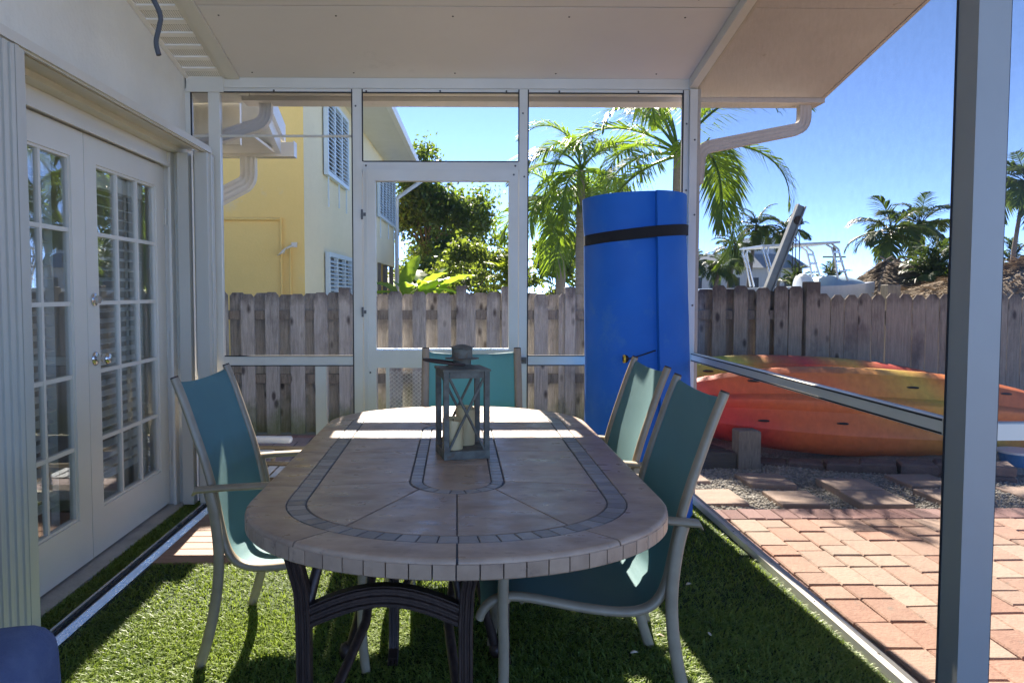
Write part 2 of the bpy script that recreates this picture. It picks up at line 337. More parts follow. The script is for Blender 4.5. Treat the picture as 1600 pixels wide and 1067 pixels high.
def fence_mat(name, tint, green):
    m, nt, N, L, P, OUT = new_mat(name)
    tc = N.new('ShaderNodeTexCoord'); oi = N.new('ShaderNodeObjectInfo'); geo = N.new('ShaderNodeNewGeometry')
    sc_ = N.new('ShaderNodeVectorMath'); sc_.operation = 'SCALE'; sc_.inputs[0].default_value = (31.7,17.3,53.9); L.new(oi.outputs['Random'], sc_.inputs['Scale'])
    ad = N.new('ShaderNodeVectorMath'); ad.operation = 'ADD'; L.new(tc.outputs['Object'], ad.inputs[0]); L.new(sc_.outputs[0], ad.inputs[1])
    def noise(scale, st, det=6, rg=.65):
        mp = N.new('ShaderNodeMapping'); mp.inputs['Scale'].default_value = st; L.new(ad.outputs[0], mp.inputs[0])
        n = N.new('ShaderNodeTexNoise'); n.inputs['Scale'].default_value = scale; n.inputs['Detail'].default_value = det; n.inputs['Roughness'].default_value = rg
        L.new(mp.outputs[0], n.inputs['Vector']); return n.outputs[0]
    def rng(x, a, b, c=0., d=1.):
        r = N.new('ShaderNodeMapRange'); r.inputs[1].default_value=a; r.inputs[2].default_value=b; r.inputs[3].default_value=c; r.inputs[4].default_value=d; L.new(x, r.inputs[0]); return r.outputs[0]
    def mix(f, a, b):
        x = N.new('ShaderNodeMix'); x.data_type = 'RGBA'; L.new(f, x.inputs[0])
        for sl_, v in ((6,a),(7,b)):
            if isinstance(v, tuple): x.inputs[sl_].default_value = C4(v)
            else: L.new(v, x.inputs[sl_])
        return x.outputs[2]
    grain = noise(5, (13,13,.8), 9, .75)
    t = tint
    base = mix(rng(grain,.35,.65), (.52*t[0],.495*t[1],.45*t[2]), (.25*t[0],.23*t[1],.205*t[2]))
    base = mix(oi.outputs['Random'], base, mix(rng(grain,.3,.7), (.57*t[0],.54*t[1],.49*t[2]), (.34*t[0],.31*t[1],.275*t[2])))
    blot = noise(3.2, (1.2,1.2,.8), 5, .6)
    base = mix(rng(blot,.55,.76,0,.75), base, (.14,.115,.11))
    # knots
    mp = N.new('ShaderNodeMapping'); mp.inputs['Scale'].default_value = (9,9,4.2); L.new(ad.outputs[0], mp.inputs[0])
    vo = N.new('ShaderNodeTexVoronoi'); vo.inputs['Scale'].default_value = .85; L.new(mp.outputs[0], vo.inputs['Vector'])
    base = mix(rng(vo.outputs['Distance'],.10,.22,.85,0), base, (.045,.032,.028))
    if green:
        sp = N.new('ShaderNodeSeparateXYZ'); L.new(geo.outputs['Position'], sp.inputs[0])
        hz = N.new('ShaderNodeMath'); hz.operation = 'SUBTRACT'; L.new(rng(blot,.2,.8,0,.55), hz.inputs[0]); L.new(sp.outputs['Z'], hz.inputs[1])
        base = mix(rng(hz.outputs[0],.05,.35,0,.75), base, (.12,.15,.045))
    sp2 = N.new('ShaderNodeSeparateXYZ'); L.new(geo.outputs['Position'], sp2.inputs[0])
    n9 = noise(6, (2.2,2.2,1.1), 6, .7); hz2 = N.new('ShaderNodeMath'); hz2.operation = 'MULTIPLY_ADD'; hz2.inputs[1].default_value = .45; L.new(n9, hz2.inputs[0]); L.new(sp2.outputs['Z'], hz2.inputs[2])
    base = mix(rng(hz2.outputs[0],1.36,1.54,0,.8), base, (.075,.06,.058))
    L.new(base, P.inputs['Base Color']); P.inputs['Roughness'].default_value = .9; P.inputs['Specular IOR Level'].default_value = .25
    bp = N.new('ShaderNodeBump'); bp.inputs['Strength'].default_value = .55; bp.inputs['Distance'].default_value = .01; L.new(grain, bp.inputs['Height']); L.new(bp.outputs[0], P.inputs['Normal'])
    return m
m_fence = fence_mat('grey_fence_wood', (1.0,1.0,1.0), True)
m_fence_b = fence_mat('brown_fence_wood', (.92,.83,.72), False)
def kayak_mat(name, cols, ax=1.0, off=0., lo=0.0):    # rotomoulded colour swirl along the hull
    m, nt, N, L, P, OUT = new_mat(name)
    tc = N.new('ShaderNodeTexCoord'); sp = N.new('ShaderNodeSeparateXYZ'); L.new(tc.outputs['Object'], sp.inputs[0])
    nz = N.new('ShaderNodeTexNoise'); nz.inputs['Scale'].default_value = 1.6; nz.inputs['Detail'].default_value = 5; L.new(tc.outputs['Object'], nz.inputs['Vector'])
    a = N.new('ShaderNodeMath'); a.operation = 'MULTIPLY_ADD'; a.inputs[1].default_value = .25*ax; a.inputs[2].default_value = .5+off; L.new(sp.outputs[0], a.inputs[0])
    b = N.new('ShaderNodeMath'); b.operation = 'MULTIPLY_ADD'; b.inputs[1].default_value = .22; L.new(nz.outputs[0], b.inputs[0]); L.new(a.outputs[0], b.inputs[2])
    c = N.new('ShaderNodeMath'); c.operation = 'MULTIPLY_ADD'; c.inputs[1].default_value = .30; L.new(sp.outputs[2], c.inputs[0]); L.new(b.outputs[0], c.inputs[2])
    cr = N.new('ShaderNodeValToRGB'); L.new(c.outputs[0], cr.inputs[0])
    el = cr.color_ramp.elements
    el[0].position, el[0].color = cols[0][0], C4(tuple(v*1.4 for v in cols[0][1])); el[1].position, el[1].color = cols[-1][0], C4(cols[-1][1])
    for p, k in cols[1:-1]:
        e = el.new(p); e.color = C4(tuple(v*1.4 for v in k))
    n2 = N.new('ShaderNodeTexNoise'); n2.inputs['Scale'].default_value = 22; n2.inputs['Detail'].default_value = 5; L.new(tc.outputs['Object'], n2.inputs['Vector'])
    hs = N.new('ShaderNodeHueSaturation'); mr = N.new('ShaderNodeMapRange'); mr.inputs[1].default_value=.3; mr.inputs[2].default_value=.7; mr.inputs[3].default_value=.85; mr.inputs[4].default_value=1.1
    L.new(n2.outputs[0], mr.inputs[0]); L.new(mr.outputs[0], hs.inputs['Value']); L.new(cr.outputs[0], hs.inputs['Color'])
    L.new(hs.outputs[0], P.inputs['Base Color']); P.inputs['Roughness'].default_value = .5
    return m
m_kay_a = kayak_mat('red_orange_yellow_plastic', [(.05,(.50,.035,.035)),(.26,(.56,.045,.03)),(.36,(.62,.12,.035)),(.54,(.60,.17,.05)),(.68,(.56,.24,.05)),(.76,(.50,.34,.055)),(.84,(.58,.18,.045)),(1.0,(.60,.15,.04))])
m_kay_b = kayak_mat('lime_red_plastic', [(.05,(.40,.38,.06)),(.50,(.36,.38,.06)),(.58,(.44,.16,.05)),(.68,(.44,.05,.045)),(.80,(.46,.30,.06)),(.88,(.46,.07,.05)),(1.0,(.55,.12,.04))])
m_grass = M('artificial_grass_blade', (.13,.195,.032), (.235,.30,.055), rough=.5, scale=60, contrast=.3, stain=(.09,.15,.028), stain_scale=2.6, stain_lo=.5, stain_hi=.66, trans=.28, trans_col=(.34,.46,.06), spec=.45)

# ================================================================== GROUND
gz = -0.12
b = MB(); b.add([(-300,-200,gz-.03),(300,-200,gz-.03),(300,900,gz-.03),(-300,900,gz-.03)], [(0,1,2,3)])
tag(build('ground', b, m_ground), kind='structure')
TH = Vector((0,0,0))
# turf backing: leaves the deck patch by the doors open
DK0, DK1, DKX = 3.55, 4.40, -1.02
b = MB(); b.add([(-1.64,-.6,0),(1.43,-.6,0),(1.43,DK0,0),(-1.64,DK0,0)], [(0,1,2,3)])
b.add([(DKX,DK0,0),(1.43,DK0,0),(1.43,4.66,0),(DKX,4.66,0)], [(0,1,2,3)]); b.add([(-1.64,DK0,0),(-1.51,DK0,0),(-1.51,4.66,0),(-1.64,4.66,0)], [(0,1,2,3)])
b.add([(-1.51,DK1,0),(DKX,DK1,0),(DKX,4.66,0),(-1.51,4.66,0)], [(0,1,2,3)])
b.box(-1.70,1.46,-.7,4.72,-.13,-.02)
turf = tag(build('artificial_turf', b, m_turfbase, fix=False), kind='structure')
def blades(n, x0, x1, y0, y1, h=.021):
    x = NR.uniform(x0,x1,n); y = NR.uniform(y0,y1,n); th = NR.uniform(0,2*np.pi,n); patch = .5+.5*np.sin(x*5.1+1.3*np.sin(y*3.7))*np.sin(y*4.3+x*1.7); lean = NR.uniform(.2,1.0,n)+.35*patch; th = np.where(NR.uniform(0,1,n)<.45, -1.2+1.2*np.sin(x*2.3+y*1.9)+NR.normal(0,.6,n), th)
    hh = h*NR.uniform(.6,1.25,n)*(1-.22*patch); w = NR.uniform(.0014,.0026,n)
    dx, dy = np.cos(th), np.sin(th); sx, sy = -dy*w, dx*w
    def ring(t, ww):
        l = lean*t*hh*1.2*t; z = hh*t*(1-.35*lean*t*.7)
        return np.stack([x+dx*l-sx*ww, y+dy*l-sy*ww, z],1), np.stack([x+dx*l+sx*ww, y+dy*l+sy*ww, z],1)
    a0,a1 = ring(0.,1.); b0,b1 = ring(.55,1.); c0,c1 = ring(1.,.35)
    V = np.stack([a0,a1,b1,b0,c1,c0],1).reshape(-1,3); i = np.arange(n)[:,None]*6
    return V, np.concatenate([i+np.array([[0,1,2,3]]), i+np.array([[3,2,4,5]])],0)
Vs, Fs, off = [], [], 0
for n, x0,x1,y0,y1 in ((100000,-1.42,1.41,1.5,3.0),(14000,-1.42,1.41,1.0,1.5),(18000,-1.42,1.41,3.0,DK0),(24000,DKX,1.41,DK0,4.64),(14000,-1.63,-1.512,1.6,4.6),(3500,-1.44,DKX,DK1,4.64)):
    V, F = blades(n,x0,x1,y0,y1); Vs.append(V); Fs.append(F+off); off += len(V)
arr_mesh('grass', np.concatenate(Vs), None, np.concatenate(Fs), m_grass, kind='stuff')
# deck patch
b = MB(); b.box(-1.445,DKX-.004,DK0+.004,DK1-.004,-.02,-.012); deck = tag(build('wood_deck', b, m_dark_gap), kind='structure')
y = DK0+.006
while y + .09 < DK1+.05:
    y2 = min(y+.092, DK1-.006); c = MB().cbox(-1.444,DKX-.006,y,y2,-.012,.008,.003); build('deck_board', c, m_deckwood, deck); y += .097
# leaves fallen on the turf
leafs = MB().add([(-.016,-.004,0),(0,-.007,.004),(.018,0,.002),(0,.007,.006),(-.010,.004,.001),(0,0,.009)], [(0,1,5),(1,2,5),(2,3,5),(3,4,5),(4,0,5)])
lm, _ = mesh_of('dry_leaf', leafs, fix=False); m_dry = M('dry_leaf_tan', (.55,.44,.32), rough=.8)
for k,(x,y_,r) in enumerate(((1.0,3.22,.4),(.93,2.74,1.6),(.745,2.73,2.6),(.62,2.60,.2))):
    o = link('dry_leaf', lm, m_dry, None, (x,y_,.026)); o.rotation_euler = (.2,.1,r)
    tag(o, ('pale dry leaf scrap on the turf nearest the foot of the blue foam roll','pale dry leaf scrap on the turf out to the right of the nearest chair leg','pale dry leaf scrap on the turf just right of the nearest chair rear leg','pale dry leaf scrap on the turf under the seat of the nearest right-hand chair')[k], 'leaf', 'dry leaf scraps on the turf')

# brick patio on the right
PX0, PX1, PY0, PY1 = 1.565, 5.2, .55, 4.30
b = MB().box(1.47,PX1+.3,PY0-.2,4.56,-.14,-.052); patio = tag(build('brick_patio', b, m_sand), kind='structure')
meshes = []
for L_ in (.148,.224):
    for k in range(4):
        c = MB().cbox(-.0725,.0725,-L_/2+.0015,L_/2-.0015,-.05,0,.006,.0022); me,_ = mesh_of('brick', c, center=False); meshes.append((L_,me))
cnt = 0; x = PX0 + .075
extra = MB()
while x < PX1:
    y = PY1 - random.uniform(0,.0); first = True
    while y > PY0:
        L_ = random.choice((.148,.224,.224)) if not first else random.choice((.148,.224,.10)); first = False
        if L_ == .10:
            L_ = .148
        c = y - L_/2 - .002
        vis = (x < .78*c + .25) and c > 1.9
        if vis and cnt < 295:
            me = random.choice([m for l, m in meshes if l == L_]); o = link('brick', me, m_brick, patio, (x+random.uniform(-.001,.001),c,-.022+random.uniform(-.003,.003)))
            o.rotation_euler.z = random.uniform(-.012,.012) + (math.pi if random.random()<.5 else 0); cnt += 1
        else: extra.cbox(x-.0715,x+.0715,c-L_/2+.002,c+L_/2-.002,-.05,-.022,.005,.001)
        y -= L_ + .004
    x += .150
tag(build('brick_field', extra, m_brick, patio), kind='stuff')
sm = [mesh_of('border_brick', MB().cbox(-.049,.049,-.098,.098,-.05,0,.005,.002), center=False)[0] for _ in range(3)]
x = 1.53
while x < PX1: link('border_brick', random.choice(sm), m_brick_dk, patio, (x,4.405,-.02+random.uniform(-.003,.002))); x += .1015
sm2 = [mesh_of('edge_brick', MB().cbox(-.036,.036,-.049,.049,-.05,0,.005,.002), center=False)[0] for _ in range(3)]
y = 4.25
while y > .8: link('edge_brick', random.choice(sm2), m_brick_dk, patio, (1.521,y,-.024+random.uniform(-.004,.002))); y -= .1025

# gravel bed, stepping slabs
b = MB(); nx, ny = 40, 26
gx = np.linspace(1.2,8.5,nx); gy = np.linspace(4.50,7.45,ny)
for j in range(ny):
    for i in range(nx): b.v.append((gx[i],gy[j],-.085+random.uniform(-.006,.006)+(.02*math.sin(gx[i]*3)*math.sin(gy[j]*2.2))))
for j in range(ny-1):
    for i in range(nx-1): b.f.append((j*nx+i,j*nx+i+1,(j+1)*nx+i+1,(j+1)*nx+i))
gravel = tag(build('gravel_bed', b, m_gravel, fix=False), kind='structure')
n = 26000
px = NR.uniform(1.46,5.6,n); py = 4.52 + (NR.uniform(0,1,n)**1.35)*1.75; pz = -.083+NR.uniform(-.004,.006,n)+.02*np.sin(px*3)*np.sin(py*2.2)
s = NR.uniform(.005,.0125,n); th = NR.uniform(0,6.28,n)
base = np.array([(1,0,0),(0,1,0),(-1,0,0),(0,-1,0),(0,0,.75),(0,0,-.6)],float)
ct, st = np.cos(th), np.sin(th); V = np.zeros((n,6,3)); jit = NR.uniform(.7,1.3,(n,6,1)); q = base[None]*jit
V[:,:,0] = px[:,None]+s[:,None]*(q[:,:,0]*ct[:,None]*1.25-q[:,:,1]*st[:,None]); V[:,:,1] = py[:,None]+s[:,None]*(q[:,:,0]*st[:,None]*1.25+q[:,:,1]*ct[:,None]); V[:,:,2] = pz[:,None]+s[:,None]*q[:,:,2]
tri = np.array([(0,1,4),(1,2,4),(2,3,4),(3,0,4),(1,0,5),(2,1,5),(3,2,5),(0,3,5)]); F = (np.arange(n)[:,None,None]*6+tri[None]).reshape(-1,3)
arr_mesh('pebbles', V.reshape(-1,3), None, F, m_pebble, gravel, kind='stuff')
for k,(x,y,w,d) in enumerate(((1.66,4.90,.36,.36),(2.20,4.87,.30,.33),(2.72,4.86,.32,.33),(3.26,4.90,.33,.33),(1.62,5.44,.34,.34),(2.20,5.36,.31,.33),(2.74,5.20,.33,.33),(3.30,5.33,.33,.33),(3.85,4.95,.33,.33))):
    c = MB().cbox(x-w/2,x+w/2,y-d/2,y+d/2,-.10,-.048,.006,.008); build('paving_slab', c, m_slab, gravel)
# low block wall edging the gravel
a0, a1 = Vector((2.38,6.02,0)), Vector((4.02,5.38,0)); dv = (a1-a0).normalized(); ang = math.atan2(dv.y,dv.x)
rt = thing('block_edging', (3.2,5.7,-.1), 'low edging of rough tumbled blocks below the orange kayaks', 'edging')
nb = 7
for k in range(nb):
    p = a0 + (a1-a0)*((k+.5)/nb); L_ = (a1-a0).length/nb - .008; top = -.055 + .10*k/(nb-1)
    for lay in ([0] if k < 3 else [0,1]):
        z1 = top if lay == 0 else top-.078; z0 = z1-.074
        c = MB().cbox(-L_/2,L_/2,-.10,.10,z0,z1,.012,.009); me, cc = mesh_of('edging_block', c)
        o = link('edging_block', me, m_block, rt, (p.x+random.uniform(-.006,.006),p.y+random.uniform(-.012,.012)-(.01*lay),cc.z)); o.rotation_euler.z = ang+random.uniform(-.05,.05)
# earth rise behind the blocks, carrying the kayaks
b = MB(); nx = 24; rows = []
for j,(dy,z) in enumerate(((0,-.10),(.10,-.07),(.5,-.05),(1.9,-.06))):
    for i in range(nx):
        t = i/(nx-1); x = 1.9+4.9*t; ybase = 6.14-(x-2.38)*.39 if x < 4.1 else 5.47
        b.v.append((x, min(ybase+dy,7.5), z+.05*min(max(t*1.6-.1,0),1)+random.uniform(-.012,.012)))
for j in range(3):
    for i in range(nx-1): b.f.append((j*nx+i,j*nx+i+1,(j+1)*nx+i+1,(j+1)*nx+i))
tag(build('dirt_bank', b, m_gravel, fix=False, smooth=60), kind='structure')
# pavers to the left of the lounge, outside the screen
b = MB(); b.box(-4.2,1.1,4.75,7.5,-.16,-.128); pl = tag(build('side_path', b, m_sand), kind='structure')
gm = [mesh_of('brick', MB().cbox(-.098,.098,-.098,.098,-.04,0,.005,.003), center=False)[0] for _ in range(3)]
gm2 = [mesh_of('border_brick', MB().cbox(-.098,.098,-.06,.06,-.04,0,.005,.003), center=False)[0] for _ in range(3)]
cnt = 0
for j in range(13):
    for i in range(13):
        x = -2.9+i*.2+(.1 if j%2 else 0); y = 4.85+j*.2
        link('brick', random.choice(gm), m_brick_gray, pl, (x,y,-.125+random.uniform(-.003,.003))); cnt += 1
for i in range(13): link('border_brick', random.choice(gm2), m_brick_dk, pl, (-2.9+i*.2+.03,7.41,-.122))

# ================================================================== HOUSE WALL WITH FRENCH DOORS
house = thing('house', (-1.75,3.2,0), 'white stucco house wall with glazed french doors beside the lounge', 'house')
DX = -1.72           # face of the door leaves
OY0, OY1, OZ = 2.50, 4.58, 2.10      # opening in the wall
def wallbox(name, *a): return build(name, MB().box(*a), m_stucco, house)
wallbox('wall', -1.95,-1.63,OY1,4.78,-.12,3.75)
wallbox('wall', -1.95,-1.63,-1.2,OY0,-.12,3.75)
wallbox('wall', -1.95,-1.63,OY0,OY1,OZ,3.75)
# corner of the house steps back beyond the screen
wallbox('wall', -4.6,-1.96,4.60,4.78,-.12,3.4)
b = MB(); b.box(-1.95,-1.632,OY0,OY1,-.12,.012); build('sill', b, m_concrete, house)
b = MB(); b.box(DX-.05,DX+.03,OY1-.035,OY1-.002,.012,OZ); b.box(DX-.05,DX+.03,OY0+.002,OY0+.035,.012,OZ); b.box(DX-.05,DX+.03,OY0+.035,OY1-.035,OZ-.065,OZ-.002)
b.box(DX+.03,DX+.045,OY1-.060,OY1-.002,.012,OZ-.002); b.box(DX+.03,DX+.045,OY0+.06,OY1-.06,OZ-.09,OZ-.066)
build('door_frame', b, m_door, house)
# room behind
b = MB(); b.box(-5.0,-4.9,1.2,1.9,-.12,2.7); b.box(-5.0,-4.9,4.1,4.45,-.12,2.7); b.box(-5.0,-4.9,1.9,4.1,-.12,.8); b.box(-5.0,-4.9,1.9,4.1,2.2,2.7); b.box(-5.0,-1.96,4.45,4.58,-.12,2.7); b.box(-5.0,-1.96,1.2,1.3,-.12,2.7); b.box(-5.0,-1.96,1.3,4.45,2.6,2.7)
build('room_wall', b, m_roomwall, house)
build('room_floor', MB().box(-4.9,-1.96,1.3,4.45,-.1,.0), m_roomfloor, house)
def door_leaf(y0, y1, knob_near):
    z0, z1, st, tr, br = .025, 2.012, .118, .125, .215
    t = .044; xa, xb = DX-t, DX
    b = MB(); b.box(xa,xb,y0,y0+st,z0,z1); b.box(xa,xb,y1-st,y1,z0,z1); b.box(xa,xb,y0+st,y1-st,z1-tr,z1); b.box(xa,xb,y0+st,y1-st,z0,z0+br)
    # moulded bead round the glass
    g0, g1, h0, h1 = y0+st, y1-st, z0+br, z1-tr
    for (ya,yb,za,zb) in ((g0,g0+.012,h0,h1),(g1-.012,g1,h0,h1),(g0+.012,g1-.012,h0,h0+.012),(g0+.012,g1-.012,h1-.012,h1)): b.box(xa+.008,xb-.008,ya,yb,za,zb)
    d = build('door', b, m_door, house)
    W, H = (g1-g0)/3, (h1-h0)/5
    for k in (1,2): build('muntin', MB().box(xa+.012,xb-.010,g0+k*W-.0095,g0+k*W+.0095,h0+.012,h1-.012), m_door, d)
    for k in range(1,5):
        for c in range(3):
            ya = g0+c*W+(.0095 if c else .012); yb = g0+(c+1)*W-(.0095 if c<2 else .012)
            build('muntin', MB().box(xa+.012,xb-.011,ya,yb,h0+k*H-.0095,h0+k*H+.0095), m_door, d)
    pm,_ = mesh_of('pane', MB().box(-.002,.002,-W/2+.004,W/2-.004,-H/2+.004,H/2-.004))
    for k in range(5):
        for c in range(3): link('pane', pm, m_glass, d, (DX-.022,g0+(c+.5)*W,h0+(k+.5)*H))
    # blind behind the glass
    bx = xa-.045; bw0, bw1 = g0-.02, g1-.055
    build('blind_headrail', MB().box(bx-.02,bx+.03,bw0,bw1,1.80,1.875), m_blind, d)
    b = MB(); 
    for z in (.0,): b.hexa([(bx-.020,bw0,.008),(bx+.023,bw0,-.008),(bx+.023,bw1,-.008),(bx-.020,bw1,.008),(bx-.020,bw0,.011),(bx+.023,bw0,-.005),(bx+.023,bw1,-.005),(bx-.020,bw1,.011)])
    sm_,cc = mesh_of('blind_slat', b)
    z = .34
    while z < 1.79: link('blind_slat', sm_, m_blind, d, (bx+.002,(bw0+bw1)/2,z)); z += .0530
    for yy in (bw0+.12, bw1-.10): build('blind_cord', MB().box(bx-.026,bx-.020,yy-.012,yy+.012,.32,1.80), m_blind, d)
    # curtain strip beside the blind
    b = MB(); m_ = 14; 
    for i in range(m_+1):
        yy = g1-.05+.05*i/m_; xx = bx-.01+.012*math.sin(i*1.55)
        b.v += [(xx,yy,.20),(xx,yy,1.90)]
    b.f = [(2*i,2*i+2,2*i+3,2*i+1) for i in range(m_)]
    build('side_curtain', b, m_blind, d, smooth=60, fix=False)
    for z in (.30,1.0,1.72):
        b = MB(); yy = y1+.004 if knob_near else y0-.004
        b.tube([(DX+.006,yy,z-.045),(DX+.006,yy,z+.045)],.0065,8); b.box(DX-.002,DX+.002,yy-.016,yy+.016,z-.045,z+.045)
        build('hinge', b, m_alu, d, smooth=40)
    return d
dr = door_leaf(3.575,4.535,True); dl = door_leaf(2.610,3.570,False)
for nm, z, prof in (('deadbolt',1.245,[(.001,0),(.031,.0),(.031,.008),(.026,.012),(.019,.014),(.0175,.030),(.001,.030)]),
                    ('knob',.965,[(.001,0),(.034,.0),(.034,.004),(.028,.010),(.013,.014),(.0115,.034),(.022,.040),(.029,.052),(.0285,.064),(.021,.073),(.001,.076)])):
    b = MB().lathe(prof, n=20); b.v = [(DX+p[2], 3.575+.062+p[1], z+p[0]) for p in b.v]
    build(nm, b, m_chrome, dr, smooth=50)

# ------------------------------------------------------------------ accordion storm shutter in front of the doors
shut = thing('storm_shutter', (-1.47,3.4,0), 'white folding storm shutter with floor track in front of the doors', 'shutter')
b = MB(); b.box(-1.512,-1.436,2.0,4.62,.0,.010); b.box(-1.512,-1.500,2.0,4.62,.010,.030); b.box(-1.472,-1.466,2.0,4.62,.010,.022); b.hexa([(-1.462,2.0,.010),(-1.436,2.0,.010),(-1.436,4.62,.010),(-1.462,4.62,.010),(-1.462,2.0,.030),(-1.458,2.0,.030),(-1.458,4.62,.030),(-1.462,4.62,.030)])
build('floor_track', b, m_aluraw, shut)
build('track_groove', MB().box(-1.499,-1.474,2.01,4.61,.0105,.0125), m_dark_gap, shut)
b = MB(); b.box(-1.63,-1.49,1.6,4.60,2.128,2.142); b.box(-1.505,-1.490,1.6,4.60,2.095,2.128); b.box(-1.478,-1.466,1.6,4.60,2.095,2.128); b.box(-1.490,-1.466,1.6,4.60,2.128,2.142); b.hexa([(-1.466,1.6,2.10),(-1.452,1.6,2.10),(-1.452,4.60,2.10),(-1.466,4.60,2.10),(-1.466,1.6,2.142),(-1.463,1.6,2.142),(-1.463,4.60,2.142),(-1.466,4.60,2.142)])
build('top_track', b, m_alu, shut)
def shutter_stack(y0, n, end_post, sgn):
    m = []
    for k in range(n):
        y = y0 + sgn*k*.0215
        b = MB(); xo = .008*(k%2)
        b.cbox(-1.565+xo,-1.448-xo,y-.0085,y+.0085,.035,2.09,.001); build('blade', b, m_shutter, shut)
        build('blade_hinge', MB().tube([(-1.452-xo,y+sgn*.0107,.035),(-1.452-xo,y+sgn*.0107,2.09)],.005,8), m_shutter, shut, smooth=40)
    y = y0 + sgn*n*.0215
    b = MB(); b.cbox(-1.53,-1.458,min(y-sgn*.008,y+sgn*.07),max(y-sgn*.008,y+sgn*.07),.02,2.094,.001); b.box(-1.458,-1.449,min(y+sgn*.0,y+sgn*.022),max(y,y+sgn*.022),.02,2.094)
    build('lead_post', b, m_shutter, shut)
    build('lock_button', MB().lathe([(.001,0),(.008,0),(.008,.006),(.001,.006)],n=10).add([],[]), m_screw, shut) if False else None
shutter_stack(2.20,17,True,1)
shutter_stack(4.60,1,True,-1)
build('wall_jamb', MB().box(-1.628,-1.565,4.50,4.56,.02,2.09), m_shutter, shut)

# ================================================================== PATIO ROOF
HY = 4.69; HZ = 2.56; SL = .197
def cz(y): return HZ + SL*(HY-y)          # underside of the sloped roof
roof = thing('patio_roof', (0,2.2,2.6), 'flat panel patio roof sloping down to the eave with white gutter', 'roof')
def slab(name, x0, x1, y0, y1, mat, t=.05, dz=0.):
    b = MB(); b.hexa([(x0,y0,cz(y0)+dz),(x1,y0,cz(y0)+dz),(x1,y1,cz(y1)+dz),(x0,y1,cz(y1)+dz),(x0,y0,cz(y0)+dz+t),(x1,y0,cz(y0)+dz+t),(x1,y1,cz(y1)+dz+t),(x0,y1,cz(y1)+dz+t)])
    return build(name, b, mat, roof)
YB = 1.6
slab('roof_deck', -1.70, 2.35, YB, 5.05, m_roofmetal, .05, .056)
ys = [4.69, 3.91, 2.69, YB]
for k in range(3):
    slab('ceiling_panel', -1.30, 1.405, ys[k+1]+.006, ys[k]-.004, m_ceil)
    slab('soffit_panel', 1.475, 2.33, ys[k+1]+.002, (ys[k] if k else 4.90)-.002, m_soffit)
slab('soffit_panel', -1.30, 1.475, 4.74, 4.90, m_ceil)
slab('side_beam', 1.407, 1.473, YB, 4.73, m_alu, .10, -.055)
slab('edge_trim', 2.332, 2.352, YB, 5.04, m_soffit, .09, -.004)
slab('ceiling_trim', -1.375, -1.303, YB, 4.66, m_alu, .06, -.012)
slab('ceiling_channel', -1.405, -1.377, YB, 4.66, m_alu, .06, -.003)
slab('wall_trim', -1.628, -1.603, YB, 4.66, m_vinyl, .04, -.008)
y = 4.665
k = 0
while y > 1.75:    # ribbed vinyl soffit along the wall
    slab('vinyl_strip', -1.602, -1.406, y-.083, y-.001, m_vinyl_holes, .03, .002)
    slab('vinyl_rib', -1.602, -1.406, y-.125, y-.085, m_vinyl, .03, -.006); y -= .127
for xx in (-1.20,-.6,0,.6,1.2):
    for yy in (4.60,4.0,3.84):
        build('screw', MB().tube([(xx+.02*math.sin(yy*9),yy,cz(yy)+.001),(xx+.02*math.sin(yy*9),yy,cz(yy)-.003)],[.006,.004],8), m_screw, roof)
build('caulk_line', MB().box(-1.29,1.40,4.655,4.664,2.574,2.582), m_rust, roof)
for x0,x1 in ((-1.62,-1.40),):
    build('header_cap', MB().box(x0,x1,4.655,4.665,2.478,2.582), m_alu, roof)
b = MB().box(-1.62,1.42,4.665,4.735,2.505,2.575); build('header_beam', b, m_alu, roof)
slab('eave_soffit', -1.66, -1.31, 4.74, 5.0, m_vinyl, .04, .0)
# perforations of the vinyl soffit are dark dots in the colour, shade painted for the holes
# gutter along the eave
gzb = cz(5.0)-.010
b = MB(); b.box(-1.36,2.352,4.905,5.06,gzb,gzb+.012); b.box(-1.36,2.352,5.048,5.06,gzb+.012,gzb+.12); b.box(-1.36,2.352,4.905,4.915,gzb+.012,gzb+.10); b.box(-1.36,-1.345,4.915,5.048,gzb+.012,gzb+.11); b.box(2.338,2.352,4.915,5.048,gzb+.012,gzb+.11)
build('gutter', b, m_soffit, roof)
def downspout(pts, w=.075, d=.055, mat=None, parent=roof, up=(0,0,1), name='downspout'):
    # corrugated rectangular pipe along a rounded path
    P = [Vector(p) for p in pts]; path = [P[0]]
    for i in range(1,len(P)-1):
        a = (P[i-1]-P[i]).normalized(); c = (P[i+1]-P[i]).normalized(); r = .075
        for t in np.linspace(0,1,6):
            q = (P[i]+a*r)*(1-t)**2 + P[i]*2*t*(1-t) + (P[i]+c*r)*t**2; path.append(q)
    path.append(P[-1])
    sec = []
    for (sx,sy,ex,ey) in ((-1,-1,1,-1),(1,-1,1,1),(1,1,-1,1),(-1,1,-1,-1)):
        for k in range(6):
            t = k/6; x = sx+(ex-sx)*t; y = sy+(ey-sy)*t; rib = .93 if k%2 else 1.0
            sec.append((x*w/2*(rib if abs(x)>.99 else 1), y*d/2*(rib if abs(y)>.99 else 1)))
    rings = []; side = Vector((0,1,0))
    for i,p in enumerate(path):
        t = (path[min(i+1,len(path)-1)]-path[max(i-1,0)]).normalized(); s_ = (side - t*side.dot(t)).normalized(); u = t.cross(s_)
        rings.append([p + u*a + s_*c for a,c in sec])
    return build(name, MB().loft(rings), mat or m_soffit, parent)
downspout([(2.255,4.985,gzb+.01),(2.255,4.985,gzb-.145),(1.50,4.74,2.165),(1.478,4.73,1.95)])
